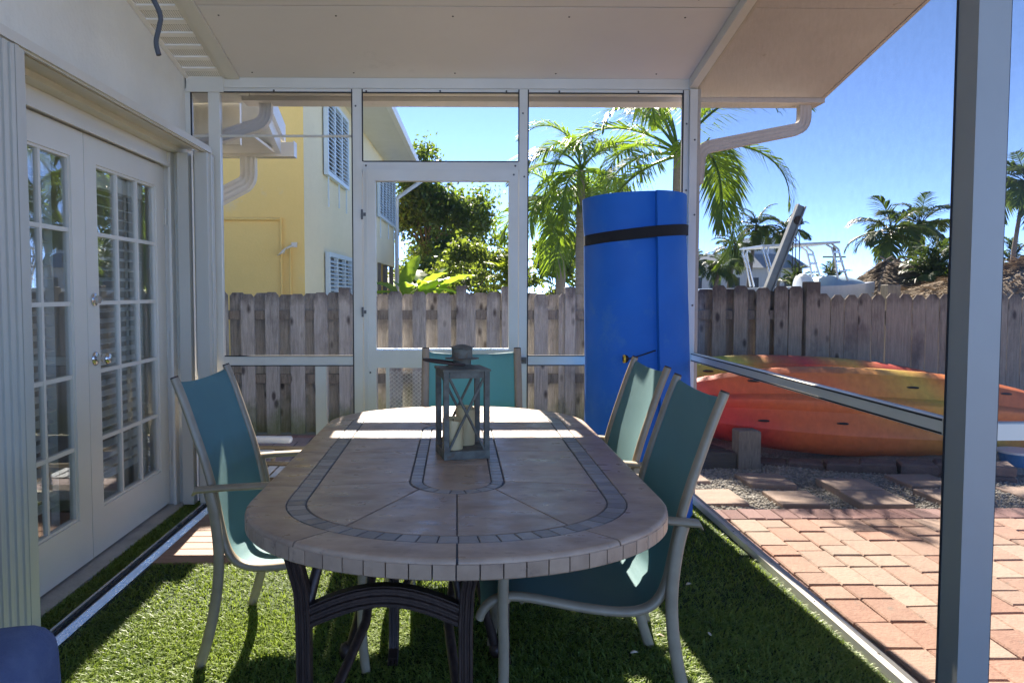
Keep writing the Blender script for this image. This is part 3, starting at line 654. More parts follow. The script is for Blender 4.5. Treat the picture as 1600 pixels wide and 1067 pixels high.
downspout([(-1.225,4.985,gzb+.01),(-1.225,4.985,gzb-.12),(-1.60,4.86,2.215),(-1.66,4.84,2.05)], mat=m_soffit)

# ================================================================== SCREEN ENCLOSURE
enc = thing('screen_enclosure', (0,4.69,0), 'white aluminium framed insect screen walls round the lounge', 'screen wall')
def bx(name, x0,x1,y0,y1,z0,z1, mat=m_alu, parent=enc, c=.002): return build(name, MB().cbox(x0,x1,y0,y1,z0,z1,c), mat, parent)
FY0, FY1 = 4.665, 4.715
bx('post', -1.494,-1.427,FY0,FY1,0,2.504)
bx('post', -1.632,-1.600,FY0,FY1,2.14,2.504)
bx('post', -.630,-.572,FY0,FY1,0,2.504); bx('post', .378,.430,FY0,FY1,0,2.504)
bx('post', 1.376,1.408,FY0,FY1,0,2.504); bx('post', 1.410,1.474,FY0-.02,FY1+.025,-.05,2.504,c=.003)
bx('stub_post', -.868,-.802,FY0+.004,FY1-.004,.056,.832)
for x0,x1 in ((-1.427,-.630),(.430,1.376)):
    bx('rail', x0,x1,FY0+.002,FY1-.002,.834,.888); bx('floor_rail', x0,x1,FY0+.002,FY1-.002,0,.054)
bx('floor_rail', -.572,.378,FY0+.002,FY1-.002,0,.02,m_aluraw)
for x0,x1 in ((-1.600,-.630),(-.572,.378),(.430,1.376)): bx('top_rail', x0,x1,FY0+.002,FY1-.002,2.483,2.504)
bx('rail', -.572,.378,FY0+.002,FY1-.002,2.022,2.068)
build('tie_rod', MB().tube([(-1.60,FY0+.02,2.222),(-.6,FY0+.012,2.222)],.008,8), m_alu, enc, smooth=40)
def scr(x0,x1,z0,z1): return build('screen_mesh', MB().add([(x0,4.69,z0),(x1,4.69,z0),(x1,4.69,z1),(x0,4.69,z1)],[(0,1,2,3)]), m_screen, enc, fix=False)
scr(-1.427,-.630,.054,.834); scr(-1.427,-.630,.888,2.483); scr(-1.600,-1.494,2.15,2.483); scr(-.572,.378,2.068,2.483); scr(.430,1.376,.888,2.483); scr(.430,1.376,.054,.834)
# dark spline lines beside the members
for x,z0,z1 in ((-.6325,.0,2.50),(.4325,.0,2.50),(-1.597,2.15,2.50),(1.373,.0,2.50),(-.5695,2.07,2.50),(.3755,2.07,2.50)): build('spline', MB().box(x-.0035,x+.0035,FY0-.0015,FY0+.01,z0,z1), m_dark_gap, enc)
for x0,x1,z in ((-1.595,-.637,2.4805),(-.566,.372,2.4805),(.437,1.37,2.4805),(-.566,.372,2.0705),(-1.42,-.637,.8905),(.437,1.37,.8905),(-1.42,-.637,.8315),(.437,1.37,.8315)): build('spline', MB().box(x0,x1,FY0-.0012,FY0+.01,z-.003,z+.003), m_dark_gap, enc)
# the door
dz0, dz1 = .015, 2.020; xa, xb = -.568, .374
b = MB(); y0, y1 = FY0-.012, FY1-.008
b.box(xa,xa+.075,y0,y1,dz0,dz1); b.box(xb-.058,xb,y0,y1,dz0,dz1); b.box(xa+.075,xb-.058,y0,y1,dz1-.068,dz1); b.box(xa+.075,xb-.058,y0,y1,.818,.928); b.box(xa+.075,xb-.058,y0,y1,dz0,dz0+.10)
b.box(xa+.018,xa+.028,y0-.008,y0,dz0,dz1)
sd = build('door', b, m_alu, enc)
ix0, ix1 = xa+.075, xb-.058
for z0,z1 in ((.928,dz1-.068),(dz0+.10,.818)):
    build('screen_mesh', MB().add([(ix0,4.685,z0),(ix1,4.685,z0),(ix1,4.685,z1),(ix0,4.685,z1)],[(0,1,2,3)]), m_screen, sd, fix=False)
build('cross_bar', MB().box(ix0,ix1,y0+.004,y0+.02,.928,.937), m_aluraw, sd)
b = MB()        # expanded metal pet guard in the lower half
gx0, gz0, gx1, gz1 = -.415, .16, .25, .80; dxm, dzm = .030, .0125
b.box(gx0-.022,gx0,4.668,4.676,.115,.818); 
nx = int((gx1-gx0)/dxm); nz = int((gz1-gz0)/dzm)
for j in range(nz):
    for i in range(nx):
        x = gx0+(i+.5*(j%2))*dxm; z = gz0+j*dzm
        for sgn in (0,1):
            xa_, xb_ = (x, x+dxm/2) if sgn == 0 else (x+dxm/2, x+dxm); za, zb = (z, z+dzm) if sgn == 0 else (z+dzm, z)
            b.add([(xa_,4.672,za-.0014),(xb_,4.672,zb-.0014),(xb_,4.672,zb+.0014),(xa_,4.672,za+.0014)],[(0,1,2,3)])
o = build('pet_guard', b, m_alu, sd, fix=False); o['kind'] = 'stuff'
b = MB(); b.box(xb-.045,xb+.045,y0-.012,y0,.862,.874); b.box(xb+.012,xb+.05,y0-.025,y0-.012,.845,.885); b.box(xb-.05,xb-.02,y0-.03,y0,.82,.845); b.tube([(xb-.02,y0-.03,.865),(xb+.045,y0-.045,.868)],.006,8)
build('latch', b, m_screw, sd)
for z in (1.16,.35,1.75): build('hinge', MB().box(xa+.002,xa+.020,y0-.006,y0,z-.010,z+.010).box(xa-.012,xa,y0-.007,y0,z-.03,z+.03), m_screw, sd)
for x,z in ((-.55,2.045),(.355,2.045),(-.53,.79),(.345,1.99),(-.61,2.4),(.40,2.36),(.41,1.98),(-.545,2.488),(-.10,2.49),(.30,2.49),(-1.55,2.49),(-1.1,2.49),(.62,2.49),(1.1,2.49),(1.395,2.3),(1.44,2.2),(1.445,1.75),(1.44,1.2),(1.398,1.9),(1.40,1.6)):
    yy = FY0-.0005 if x < 1.41 else FY0-.0205
    if z < 2.03 and -.57 < x < .37: yy -= .012
    build('screw', MB().tube([(x,yy+.001,z),(x,yy-.0035,z)],[.0065,.0045],8), m_screw, enc)
# right-hand wall
bx('floor_rail', 1.432,1.478,2.213,4.645,-.05,.034); bx('rail', 1.436,1.474,2.213,4.645,.858,.908)
build('rail_screw', MB().box(1.44,1.447,3.0,3.007,.034,.036).box(1.452,1.459,2.55,2.557,.034,.036).box(1.452,1.459,3.45,3.457,.034,.036).box(1.44,1.447,3.9,3.907,.034,.036), m_screw, enc)
build('spline', MB().box(1.4338,1.4355,2.22,4.64,.860,.866).box(1.4338,1.4355,2.22,4.64,.900,.906), m_dark_gap, enc)
b = MB().add([(1.455,2.212,.034),(1.455,4.645,.034),(1.455,4.645,.858),(1.455,2.212,.858)],[(0,1,2,3)]).add([(1.455,2.212,.908),(1.455,4.645,.908),(1.455,4.645,cz(4.645)-.05),(1.455,2.212,cz(2.19)-.05)],[(0,1,2,3)])
build('screen_mesh', b, m_screen_side, enc, fix=False)
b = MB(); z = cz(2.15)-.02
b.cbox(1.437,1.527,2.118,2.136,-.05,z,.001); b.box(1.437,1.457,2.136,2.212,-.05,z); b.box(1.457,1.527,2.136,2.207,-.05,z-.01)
build('post', b, M('shade_darkened_post', (.29,.295,.28), (.26,.265,.25), rough=.4, scale=2), enc)  # white frame paint darkened to put the post's shade into its colour
build('spline', MB().box(1.4335,1.4368,2.205,2.211,-.05,z).box(1.5272,1.5312,2.121,2.127,-.05,z), m_dark_gap, enc)
bx('rail', 1.532,2.75,2.135,2.18,.858,.906); bx('floor_rail', 1.532,2.75,2.135,2.18,-.05,.034); bx('top_rail', 1.532,2.33,2.135,2.18,3.0,3.05); bx('post', 2.75,2.81,2.125,2.185,-.05,3.05); bx('top_rail', 2.33,2.75,2.135,2.18,3.0,3.05)
build('screen_mesh', MB().add([(1.53,2.155,.906),(2.75,2.155,.906),(2.75,2.155,3.0),(1.53,2.155,3.0)],[(0,1,2,3)]).add([(1.53,2.155,.034),(2.75,2.155,.034),(2.75,2.155,.858),(1.53,2.155,.858)],[(0,1,2,3)]), m_screen_side, enc, fix=False)

# loose cable end hanging from the soffit
b = MB().tube(smooth_path([(-.595,1.62,cz(1.62)-.01),(-.592,1.6,2.3),(-.590,1.5,2.0),(-.594,1.5,1.88),(-.570,1.5,1.815),(-.571,1.5,1.79),(-.578,1.5,1.76),(-.573,1.5,1.735)],5),.0050,8)
tag(build('hanging_cable', b, m_cable, smooth=60), 'loose grey cable end hanging from the ceiling by the wall', 'cable')

# ================================================================== DINING TABLE
TC, HS, TA, TB = 2.57, .60, .54, .45       # centre depth, half straight, half width, end depth
TZ = .740
table = thing('dining_table', (0,TC,0), 'long oval stone tile dining table with mosaic bands on the artificial turf', 'table')
def P_out(u, d):      # u in [0,4): right straight, far end, left straight, near end; d = inset from the edge
    u %= 4; a, b_ = TA-d, TB-d
    if u < 1: return (a, TC-HS+2*HS*u)
    if u < 2: g = (u-1)*math.pi; return (a*math.cos(g), TC+HS+b_*math.sin(g))
    if u < 3: return (-a, TC+HS-2*HS*(u-2))
    g = math.pi+(u-3)*math.pi; return (a*math.cos(g), TC-HS+b_*math.sin(g))
IH = .41
def P_in(u, r):
    u %= 4
    if u < 1: return (r, TC-IH+2*IH*u)
    if u < 2: g = (u-1)*math.pi; return (r*math.cos(g), TC+IH+r*math.sin(g))
    if u < 3: return (-r, TC+IH-2*IH*(u-2))
    g = math.pi+(u-3)*math.pi; return (r*math.cos(g), TC-IH+r*math.sin(g))
def shrink(poly, g):   # pull polygon corners in a little so that a grout joint is left
    cx = sum(p[0] for p in poly)/len(poly); cy = sum(p[1] for p in poly)/len(poly)
    n = len(poly); out = []
    for i in range(n):
        a, p, c = Vector(poly[i-1]), Vector(poly[i]), Vector(poly[(i+1)%n])
        e1 = (p-a); e2 = (c-p)
        if e1.length < 1e-6 or e2.length < 1e-6: out.append(poly[i]); continue
        n1 = Vector((-e1.y,e1.x)).normalized(); n2 = Vector((-e2.y,e2.x)).normalized()
        m = (n1+n2); m = m/max(m.length_squared*.5,.35)
        out.append((p.x+m.x*g, p.y+m.y*g))
    return out
def area(p): return sum(p[i-1][0]*p[i][1]-p[i][0]*p[i-1][1] for i in range(len(p)))/2
def tile(name, poly, mat, g=.0013, z0=TZ-.012, z1=TZ, c=.0012):
    if area(poly) < 0: poly = poly[::-1]
    p1 = shrink(poly, g); p2 = shrink(poly, g+c); n = len(poly)
    dz = random.uniform(-.0004,.0004)
    b = MB(); b.v = [(x,y,z0) for x,y in p1]+[(x,y,z1-c+dz) for x,y in p1]+[(x,y,z1+dz) for x,y in p2]
    b.f = [tuple(range(n))[::-1], tuple(range(2*n,3*n))]
    for k in range(n):
        k2 = (k+1)%n; b.f += [(k,k2,n+k2,n+k),(n+k,n+k2,2*n+k2,2*n+k)]
    return build(name, b, mat, table)
# core slab under the tiles
us = [i/24 for i in range(96)]
build('tabletop', MB().prism([P_out(u,.012) for u in us], TZ-.042, TZ-.0028), m_grout, table)
CUT = [0,.12,.5,.88,1,1.30,1.5,1.70,2,2.12,2.5,2.88,3,3.30,3.5,3.70,4]
cuts = [.12,.5,.88,1.27,1.5,1.73,2.12,2.5,2.88,3.27,3.5,3.73,4.12]
def icut(u):     # where a joint meets the inner band
    f = u % 1; s_ = math.floor(u)
    if s_ % 2 == 0: return s_ + {.12:0.,.5:.5,.88:1.}.get(round(f,2),f)
    return s_ + {.27:.22,.5:.5,.73:.78}.get(round(f,2),f)
for i in range(12):
    u0, u1 = cuts[i], cuts[i+1]; n = 10
    # border tile with bullnose edge
    ring = []
    prof = [(.0990,TZ-.012),(.0990,TZ-.001),(.0980,TZ),(.012,TZ),(.0065,TZ-.0012),(.0025,TZ-.004),(.0005,TZ-.009),(.0005,TZ-.012),(.03,TZ-.012)]
    rings = []
    eps = .0016
    for k in range(n+1):
        u = u0+eps+(u1-u0-2*eps)*k/n; rings.append([(*P_out(u,d),z) for d,z in prof])
    build('border_tile', MB().loft(rings), m_stone, table, smooth=35)
    # field tile between the outer and inner bands
    if i%12 in (0,1,2,3,4,5,6,7,8,9,10,11):
        v0, v1 = icut(u0), icut(u1)
        poly = [P_out(u0+(u1-u0)*k/n,.1505) for k in range(n+1)] + [P_in(v1+(v0-v1)*k/8,.1355) for k in range(9)]
        pp = []
        for q in poly:
            if not pp or (Vector(q)-Vector(pp[-1])).length > 1e-4: pp.append(q)
        tile('field_tile', pp, m_stone, g=.0019)
# mosaic bands
def band(f, d0, d1, step, mat, name):
    N_ = 800; acc = [0]; pts = [f(4*i/N_, (d0+d1)/2) for i in range(N_+1)]
    for i in range(N_): acc.append(acc[-1]+math.dist(pts[i],pts[i+1]))
    n = round(acc[-1]/step); us_ = np.interp([acc[-1]*k/n for k in range(n+1)], acc, [4*i/N_ for i in range(N_+1)])
    for k in range(n):
        a, c = us_[k], us_[k+1]
        tile(name, [f(a,d0),f(c,d0),f(c,d1),f(a,d1)], mat, g=.0015, c=.0012)
band(P_out, .1005, .1490, .0445, m_mosaic, 'mosaic_tile')
band(P_in, .1340, .0990, .0400, m_mosaic, 'mosaic_tile')
for (y0,y1) in ((TC-IH-.2,TC-.20),(TC-.20,TC+.20),(TC+.20,TC+IH+.2)):
    poly = []
    for u in [i/12 for i in range(48)]:
        x, y = P_in(u,.0975); poly.append((x,min(max(y,y0),y1)))
    pp = []
    for q in poly:
        if not pp or (Vector(q)-Vector(pp[-1])).length > 1e-4: pp.append(q)
    tile('centre_tile', pp, m_stone)
# edge tiles
N_ = 800; pts = [P_out(4*i/N_,0) for i in range(N_+1)]; acc = [0]
for i in range(N_): acc.append(acc[-1]+math.dist(pts[i],pts[i+1]))
n = round(acc[-1]/.049); us_ = np.interp([acc[-1]*k/n for k in range(n+1)], acc, [4*i/N_ for i in range(N_+1)])
for k in range(n):
    a, c = us_[k]+.0009, us_[k+1]-.0009; rings = []
    for t in (0,.5,1):
        u = a+(c-a)*t; rings.append([(*P_out(u,d),z) for d,z in ((.0008,TZ-.0125),(.0,TZ-.0135),(.0,TZ-.043),(.003,TZ-.046),(.028,TZ-.046),(.028,TZ-.0125))])
    build('edge_tile', MB().loft(rings), m_stone, table)
# cast legs: two pedestals of four curved legs with arched stretchers
def ribbed(pts, w, d, up):
    b = MB(); b.tube(pts, 0, 12, ell=(w/2,d/2), up=up); 
    return b
def pedestal(cx, cy):
    z1 = TZ-.048
    nl = [(cx-.24,cy-.40),(cx+.145,cy-.40)]; fl = [(cx-.245,cy+.42),(cx+.255,cy+.42)]
    for k,(x,y) in enumerate(nl):
        s_ = -1 if k == 0 else 1
        pts = [(x+s_*.03,y-.02,z1),(x+s_*.018,y-.012,z1-.05),(x+s_*.004,y,z1-.12),(x,y,z1-.2),(x,y,.30),(x,y,.10),(x,y-.02,.04),(x,y-.07,.018)]
        l = MB(); l.tube(pts,0,4,ell=(.022,.028),up=(1,0,0))
        for dx in (-.013,.0,.013): l.tube([(p[0]+dx,p[1]-.020,p[2]) for p in pts],.0048,6)
        build('leg', l, m_iron, table, smooth=40)
        t = MB(); t.tube([(x-s_*.008,y+.01,z1-.16),(x-s_*.03,y+.04,z1-.06),(x-s_*.085,y+.10,z1-.01),(x-s_*.12,y+.14,z1)],.013,8); build('bracket', t, m_iron, table, smooth=50)
    for k,(x,y) in enumerate(fl):
        s_ = -1 if k == 0 else 1
        x0 = x - s_*.085
        pts = [(x0,y-.06,z1),(x0,y-.05,z1-.15),(x0+s_*.012,y-.04,.42),(x0+s_*.035,y-.03,.26),(x0+s_*.062,y-.01,.14),(x,y,.055)]
        l = MB().tube(pts,[.019,.017,.016,.015,.015,.017],10); l.lathe([(.002,-.030),(.020,-.026),(.030,-.010),(.031,.004),(.024,.020),(.008,.030),(.001,.031)],(x+s_*.012,y,.032),14)
        build('leg', l, m_iron, table, smooth=50)
    def arch(p, q, h, w=.05, t=.03, nm='stretcher'):
        p = Vector(p); q = Vector(q); pts = [p.lerp(q,i/12)+Vector((0,0,h*math.sin(math.pi*i/12))) for i in range(13)]
        b = MB(); b.tube(pts,0,4,ell=(w/2*1.42,t/2*1.42),up=(0,0,1))
        for dz in (-.018,0,.018): b.tube([v+Vector((0,-t/2-.001,dz)) for v in pts],.0055,6)
        build(nm, b, m_iron, table, smooth=40)
    arch((nl[0][0],nl[0][1],.505),(nl[1][0],nl[1][1],.505),.055)
    arch((fl[0][0]+.085,fl[0][1]-.05,.52),(fl[1][0]-.085,fl[1][1]-.05,.52),.05)
    build('brace', MB().tube([(nl[0][0],nl[0][1],.16),(cx-.13,cy-.1,.36),(fl[0][0]+.11,fl[0][1]-.06,.55)],.014,8), m_iron, table, smooth=50)
    build('brace', MB().tube([(nl[1][0],nl[1][1],.16),(cx+.10,cy-.1,.36),(fl[1][0]-.11,fl[1][1]-.06,.55)],.014,8), m_iron, table, smooth=50)
pedestal(-.125, 2.19); pedestal(.02, 3.02)

# ================================================================== SLING CHAIRS
CW = .235      # half width between the side rails
prof = [(-.385,.985),(-.352,.90),(-.318,.80),(-.285,.70),(-.258,.60),(-.238,.50),(-.221,.425),(-.196,.375),(-.155,.348),(-.09,.341),(.02,.354),(.12,.374),(.20,.388),(.255,.388),(.29,.374),(.315,.348),(.325,.324)]
prof = [(p.x,p.y) for p in smooth_path([(x,z,0) for x,z in prof],3)]
def make_chair():
    root = thing('patio_chair', (0,0,0), 'x', 'chair', 'teal sling chairs round the stone table')
    for s_ in (-1,1):
        r = MB().tube([(x,s_*CW,z) for x,z in prof],0,10,ell=(.0135,.020),up=(1,0,0)); build('side_rail', r, m_frame, root, smooth=50)
        y = s_*(CW+.030)
        rear = [(-.262,y,.606),(-.250,y,.56),(-.240,y,.50),(-.232,y,.42),(-.232,y,.34),(-.243,y,.24),(-.268,y,.12),(-.305,y+s_*.0,.0)]
        build('leg', MB().tube(smooth_path(rear,3),0,10,ell=(.012,.0185),up=(0,1,0)), m_frame, root, smooth=50)
        front = [(.175,y,.612),(.215,y,.590),(.243,y,.545),(.255,y,.47),(.258,y,.36),(.255,y,.22),(.258,y,.10),(.268,y,.0)]
        build('leg', MB().tube(smooth_path(front,3),0,10,ell=(.011,.016),up=(0,1,0)), m_frame, root, smooth=50)
        arm = MB(); ap = [(-.315,.598),(-.305,.612),(-.20,.622),(-.05,.632),(.10,.634),(.19,.626),(.235,.606)]
        rings = []
        for k,(x,z) in enumerate(ap):
            w = .026 if 0 < k < 6 else .018; h = .011 if 0 < k < 6 else .006
            rings.append([(x,y+w*math.cos(g),z+h*math.sin(g)) for g in [2*math.pi*i/12 for i in range(12)]])
        build('armrest', arm.loft(rings), m_frame, root, smooth=50)
        build('bracket', MB().tube([(-.226,s_*CW,.46),(-.236,y,.45)],.009,8).tube([(.235,s_*CW,.385),(.256,y,.378)],.009,8), m_frame, root, smooth=50)
        build('end_cap', MB().tube([(-.385,s_*CW,.985),(-.387,s_*CW,.990)],0,10,ell=(.0125,.019),up=(1,0,0)), m_rust, root)
    for (x,z) in ((-.05,.335),(.20,.374)): build('cross_bar', MB().tube(smooth_path([(x,-CW+.006,z),(x,-CW*.7,z-.018),(x,CW*.7,z-.018),(x,CW-.006,z)],4),.007,8), m_frame, root, smooth=50)
    # sling: doubled cloth between the rails, sagging a little across
    sp = []
    for i in range(len(prof)-1):
        for t in (0,): sp.append((prof[i][0]*(1-t)+prof[i+1][0]*t, prof[i][1]*(1-t)+prof[i+1][1]*t))
    sp.append(prof[-1]); sp = sp[0:]
    nw = 12; b = MB(); m_ = len(sp)
    for layer, off in ((0,0.0),(1,-.0035)):
        for i,(x,z) in enumerate(sp):
            tx = sp[min(i+1,m_-1)][0]-sp[max(i-1,0)][0]; tz = sp[min(i+1,m_-1)][1]-sp[max(i-1,0)][1]; l = math.hypot(tx,tz); nx_, nz_ = -tz/l, tx/l
            if nx_ < 0 and abs(nx_) > abs(nz_): nx_, nz_ = -nx_, -nz_
            if abs(nz_) >= abs(nx_) and nz_ < 0: nx_, nz_ = -nx_, -nz_
            for k in range(nw+1):
                w = -1+2*k/nw; sag = -.020*(1-w*w) * (min(1,.6+.05*i) if x < -.2 else .5)
                yy = w*(CW-.006); d = sag+off
                drop = .012*(1-w*w) if i == 0 else 0
                b.v.append((x+nx_*d, yy, z+nz_*d-drop-(.012 if i==0 else 0)))
    W = nw+1
    for i in range(m_-1):
        for k in range(nw):
            a = i*W+k; b.f.append((a,a+1,a+W+1,a+W)); a += m_*W; b.f.append((a,a+W,a+W+1,a+1))
    for k in range(nw): b.f.append((k,m_*W+k,m_*W+k+1,k+1)); e = (m_-1)*W; b.f.append((e+k,e+k+1,m_*W+e+k+1,m_*W+e+k))
    build('sling', b, m_sling, root, smooth=60, fix=False)
    return root
spots = [(-.555,2.79,-4,'teal sling chair on the door side of the table with its whole back in view'),
         (.39,2.42,180,'grey green sling chair nearest the brick patio with its seat showing under the table'),
         (.42,3.14,180+2,'grey green sling chair between the nearest right-hand chair and the blue foam roll'),
         (.075,3.52,-90,'teal sling chair at the far head of the table behind the lantern')]
proto = make_chair()
for i,(x,y,a,lab) in enumerate(spots):
    o = proto if i == 0 else copy_tree(proto)
    o.location = (x,y,.004); o.rotation_euler.z = R(a); o['label'] = lab

# ================================================================== LANTERN WITH CANDLES
lan = thing('lantern', (0,0,0), 'square galvanised metal lantern with crossed bars standing on the table', 'lantern')
hw = .076; H0, H1 = .0, .315
b = MB().cbox(-hw,hw,-hw,hw,.0,.030,.002); build('base', b, m_lantern, lan)
for sx in (-1,1):
    for sy in (-1,1):
        x, y = sx*(hw-.009), sy*(hw-.009)
        c = MB(); c.box(min(x-.011,x+.011),max(x-.011,x+.011),y-sy*.0+(-.002 if sy<0 else -.001)-.009*(sy<0),y+.002+.009*(sy>0),.014,H1) if False else c.cbox(x-.0085,x+.0085,y-.0085,y+.0085,.016,H1,.001)
        build('corner_post', c, m_lantern, lan)
b = MB()
for (x0,x1,y0,y1) in ((-hw+.02,hw-.02,-hw+.002,-hw+.010),(-hw+.02,hw-.02,hw-.010,hw-.002),(-hw+.002,-hw+.010,-hw+.02,hw-.02),(hw-.010,hw-.002,-hw+.02,hw-.02)): b.box(x0,x1,y0,y1,H1-.024,H1-.001)
build('top_frame', b, m_lantern, lan)
for sy in (-1,1):
    y = sy*(hw-.006)
    for s_ in (-1,1): build('cross_bar', MB().beam((s_*-(hw-.018),y+s_*.0035,.035),(s_*(hw-.018),y+s_*.0035,H1-.022),.004,.0105,up=(1,0,0) if False else (0,1,0)) if False else MB().tube([(s_*-(hw-.018),y+s_*.0035,.032),(s_*(hw-.018),y+s_*.0035,H1-.022)],.0047,6), m_lantern, lan)
for sx in (-1,1):
    x = sx*(hw-.007); build('side_rail', MB().box(x-.003,x+.003,-hw+.018,hw-.018,H1-.024,H1-.012), m_lantern, lan)
build('lid', MB().cbox(-hw-.003,hw+.003,-hw-.003,hw+.003,H1,H1+.008,.002).add([(-.05,-.05,H1+.008),(.05,-.05,H1+.008),(.05,.05,H1+.008),(-.05,.05,H1+.008),(-.028,-.028,H1+.020),(.028,-.028,H1+.020),(.028,.028,H1+.020),(-.028,.028,H1+.020)],[(0,1,5,4),(1,2,6,5),(2,3,7,6),(3,0,4,7),(4,5,6,7)]), m_lantern, lan)
build('chimney', MB().lathe([(.001,.018),(.030,.018),(.030,.036),(.056,.040),(.056,.043),(.034,.044),(.034,.078),(.039,.080),(.038,.083),(.012,.092),(.001,.093)],(0,0,H1),24), m_lantern, lan, smooth=40)
g = [2*math.pi*i/28 for i in range(29)]
ring = MB().tube([(-.062+.068*math.cos(t), -.01+.055*math.sin(t), H1+.030-.010*math.cos(t)) for t in g],.0045,8)
build('ring_handle', ring, m_rust, lan, smooth=50)
lan.scale = (1,1,.90); lan.location = (.017,2.515,TZ+.0012); lan.rotation_euler.z = R(12)
def candle(x, y, z, r, h, lab):
    prof_ = [(.001,0),(r,0),(r,h*.93),(r*.97,h),(r*.86,h-.003),(r*.7,h-.010),(.001,h-.014)]
    b = MB().lathe(prof_,(0,0,0),28)
    for i,p in enumerate(b.v):      # uneven melted rim
        if p[2] > h*.9 and math.hypot(p[0],p[1]) > r*.8: b.v[i] = (p[0],p[1],p[2]-.010*max(0,math.sin(math.atan2(p[1],p[0])*1.0+2.2)))
    root = thing('candle', (x,y,z), lab, 'candle', 'candles inside the lantern')
    b.v = [(p[0]+x,p[1]+y,p[2]+z) for p in b.v]
    build('wax', b, m_candle, root, smooth=50); build('wick', MB().tube([(x,y,z+h-.016),(x+.002,y,z+h-.004)],.0015,6), m_dark_gap, root)
candle(-.014,2.478,TZ+.029,.033,.102,'shorter cream pillar candle at the front of the lantern')
candle(.028,2.552,TZ+.029,.032,.128,'taller cream pillar candle at the back of the lantern')

# ================================================================== BLUE FOAM ROLL
roll = thing('foam_mat_roll', (1.075,4.34,0), 'tall rolled up bright blue foam mat standing in the corner', 'foam mat')
RX, RY, RR, RH = 1.052, 4.345, .300, 1.785
b = MB(); n = 150; t0, turns = R(-79), 3.0; th = .024
outer, inner = [], []
for i in range(n+1):
    f = i/n; a = t0 + 2*math.pi*turns*f*(1); r = RR - (th+.004)*turns*f
    r += .005*math.sin(a*2.3+.7)+.004*math.sin(a*5.1) if i > 3 else 0; outer.append((r*math.cos(a), r*math.sin(a))); inner.append(((r-th)*math.cos(a), (r-th)*math.sin(a)))
nz = 36
def rp(p, t):     # lean and slight flare towards the floor
    aa = math.atan2(p[1],p[0]); k = 1+.035*(1-t)+.012*math.sin(t*7)+.010*math.sin(aa*2+t*9)*math.sin(t*5+1)-.014*math.exp(-((t-.885)/.03)**2)-.012*math.exp(-((t-.42-.05*math.sin(aa*2))/.02)**2)*max(0,math.cos(aa+1.9))-.010*math.exp(-((t-.66+.08*math.sin(aa*1.5))/.015)**2)*max(0,math.cos(aa+1.3)); return (RX+p[0]*k+ -.045*t, RY+p[1]*k+.02*t, .028+RH*t + (.010*math.sin(p[0]*5+1) if t > .99 else 0))
for j in range(nz+1):
    for p in outer: b.v.append(rp(p,j/nz))
    for p in inner: b.v.append(rp(p,j/nz))
W = 2*(n+1)
for j in range(nz):
    for i in range(n):
        a = j*W+i; b.f.append((a,a+1,a+W+1,a+W)); c = a+n+1; b.f.append((c,c+W,c+W+1,c+1))
    for e in (0,n): a = j*W+e; c = a+n+1; b.f.append((a,a+W,c+W,c))
for j in (0,nz):
    for i in range(n): a = j*W+i; c = a+n+1; b.f.append((a,c,c+1,a+1))
build('foam_sheet', b, m_foam, roll, smooth=40)
b = MB(); m_ = 64
for j,(dr_,dz) in enumerate(((.0,-.030),(.006,-.028),(.006,.028),(.0,.030))):
    for i in range(m_):
        a = 2*math.pi*i/m_; aa = (a - t0) % (2*math.pi); g_ = math.degrees(aa); r = RR - (th+.004)*(aa/(2*math.pi) if g_ < 335 else (360-g_)/25*.93) + dr_ + .002
        zz = 1.60 + dz + .028*math.cos(a-R(0)) ; t = (1.60+.028*math.cos(a)-.028)/RH; q = rp((r*math.cos(a),r*math.sin(a)),t); b.v.append((q[0],q[1],zz))
for j in range(3):
    for i in range(m_): b.f.append((j*m_+i,j*m_+(i+1)%m_,(j+1)*m_+(i+1)%m_,(j+1)*m_+i))
build('strap', b, m_strap, roll, smooth=50, fix=True)
bx_, by_, bz_ = .90, 4.045, .925
b = MB().lathe([(.001,-.021),(.012,-.018),(.020,-.008),(.021,.0),(.020,.008),(.012,.018),(.001,.021)],n=16); b.v = [(bx_+p[2]*.8,by_+p[1],bz_+p[0]) for p in b.v]
tog = tag(build('toggle', b, m_strap, None, smooth=60), 'black and yellow ball toggle with a cord, stuck on the blue foam roll', 'toggle')
b = MB().lathe([(.0215,-.004),(.0225,-.002),(.0225,.006),(.0215,.008)],n=16); b.v = [(bx_-.009+p[2]*.8,by_+p[1],bz_+p[0]) for p in b.v]
build('ring', b, m_yellow_plastic, tog, smooth=60)
build('cord', MB().tube([(bx_+.012,by_,bz_),(bx_+.06,by_-.006,bz_+.012),(bx_+.16,by_-.004,bz_+.045)],.0035,6), m_strap, tog, smooth=60)

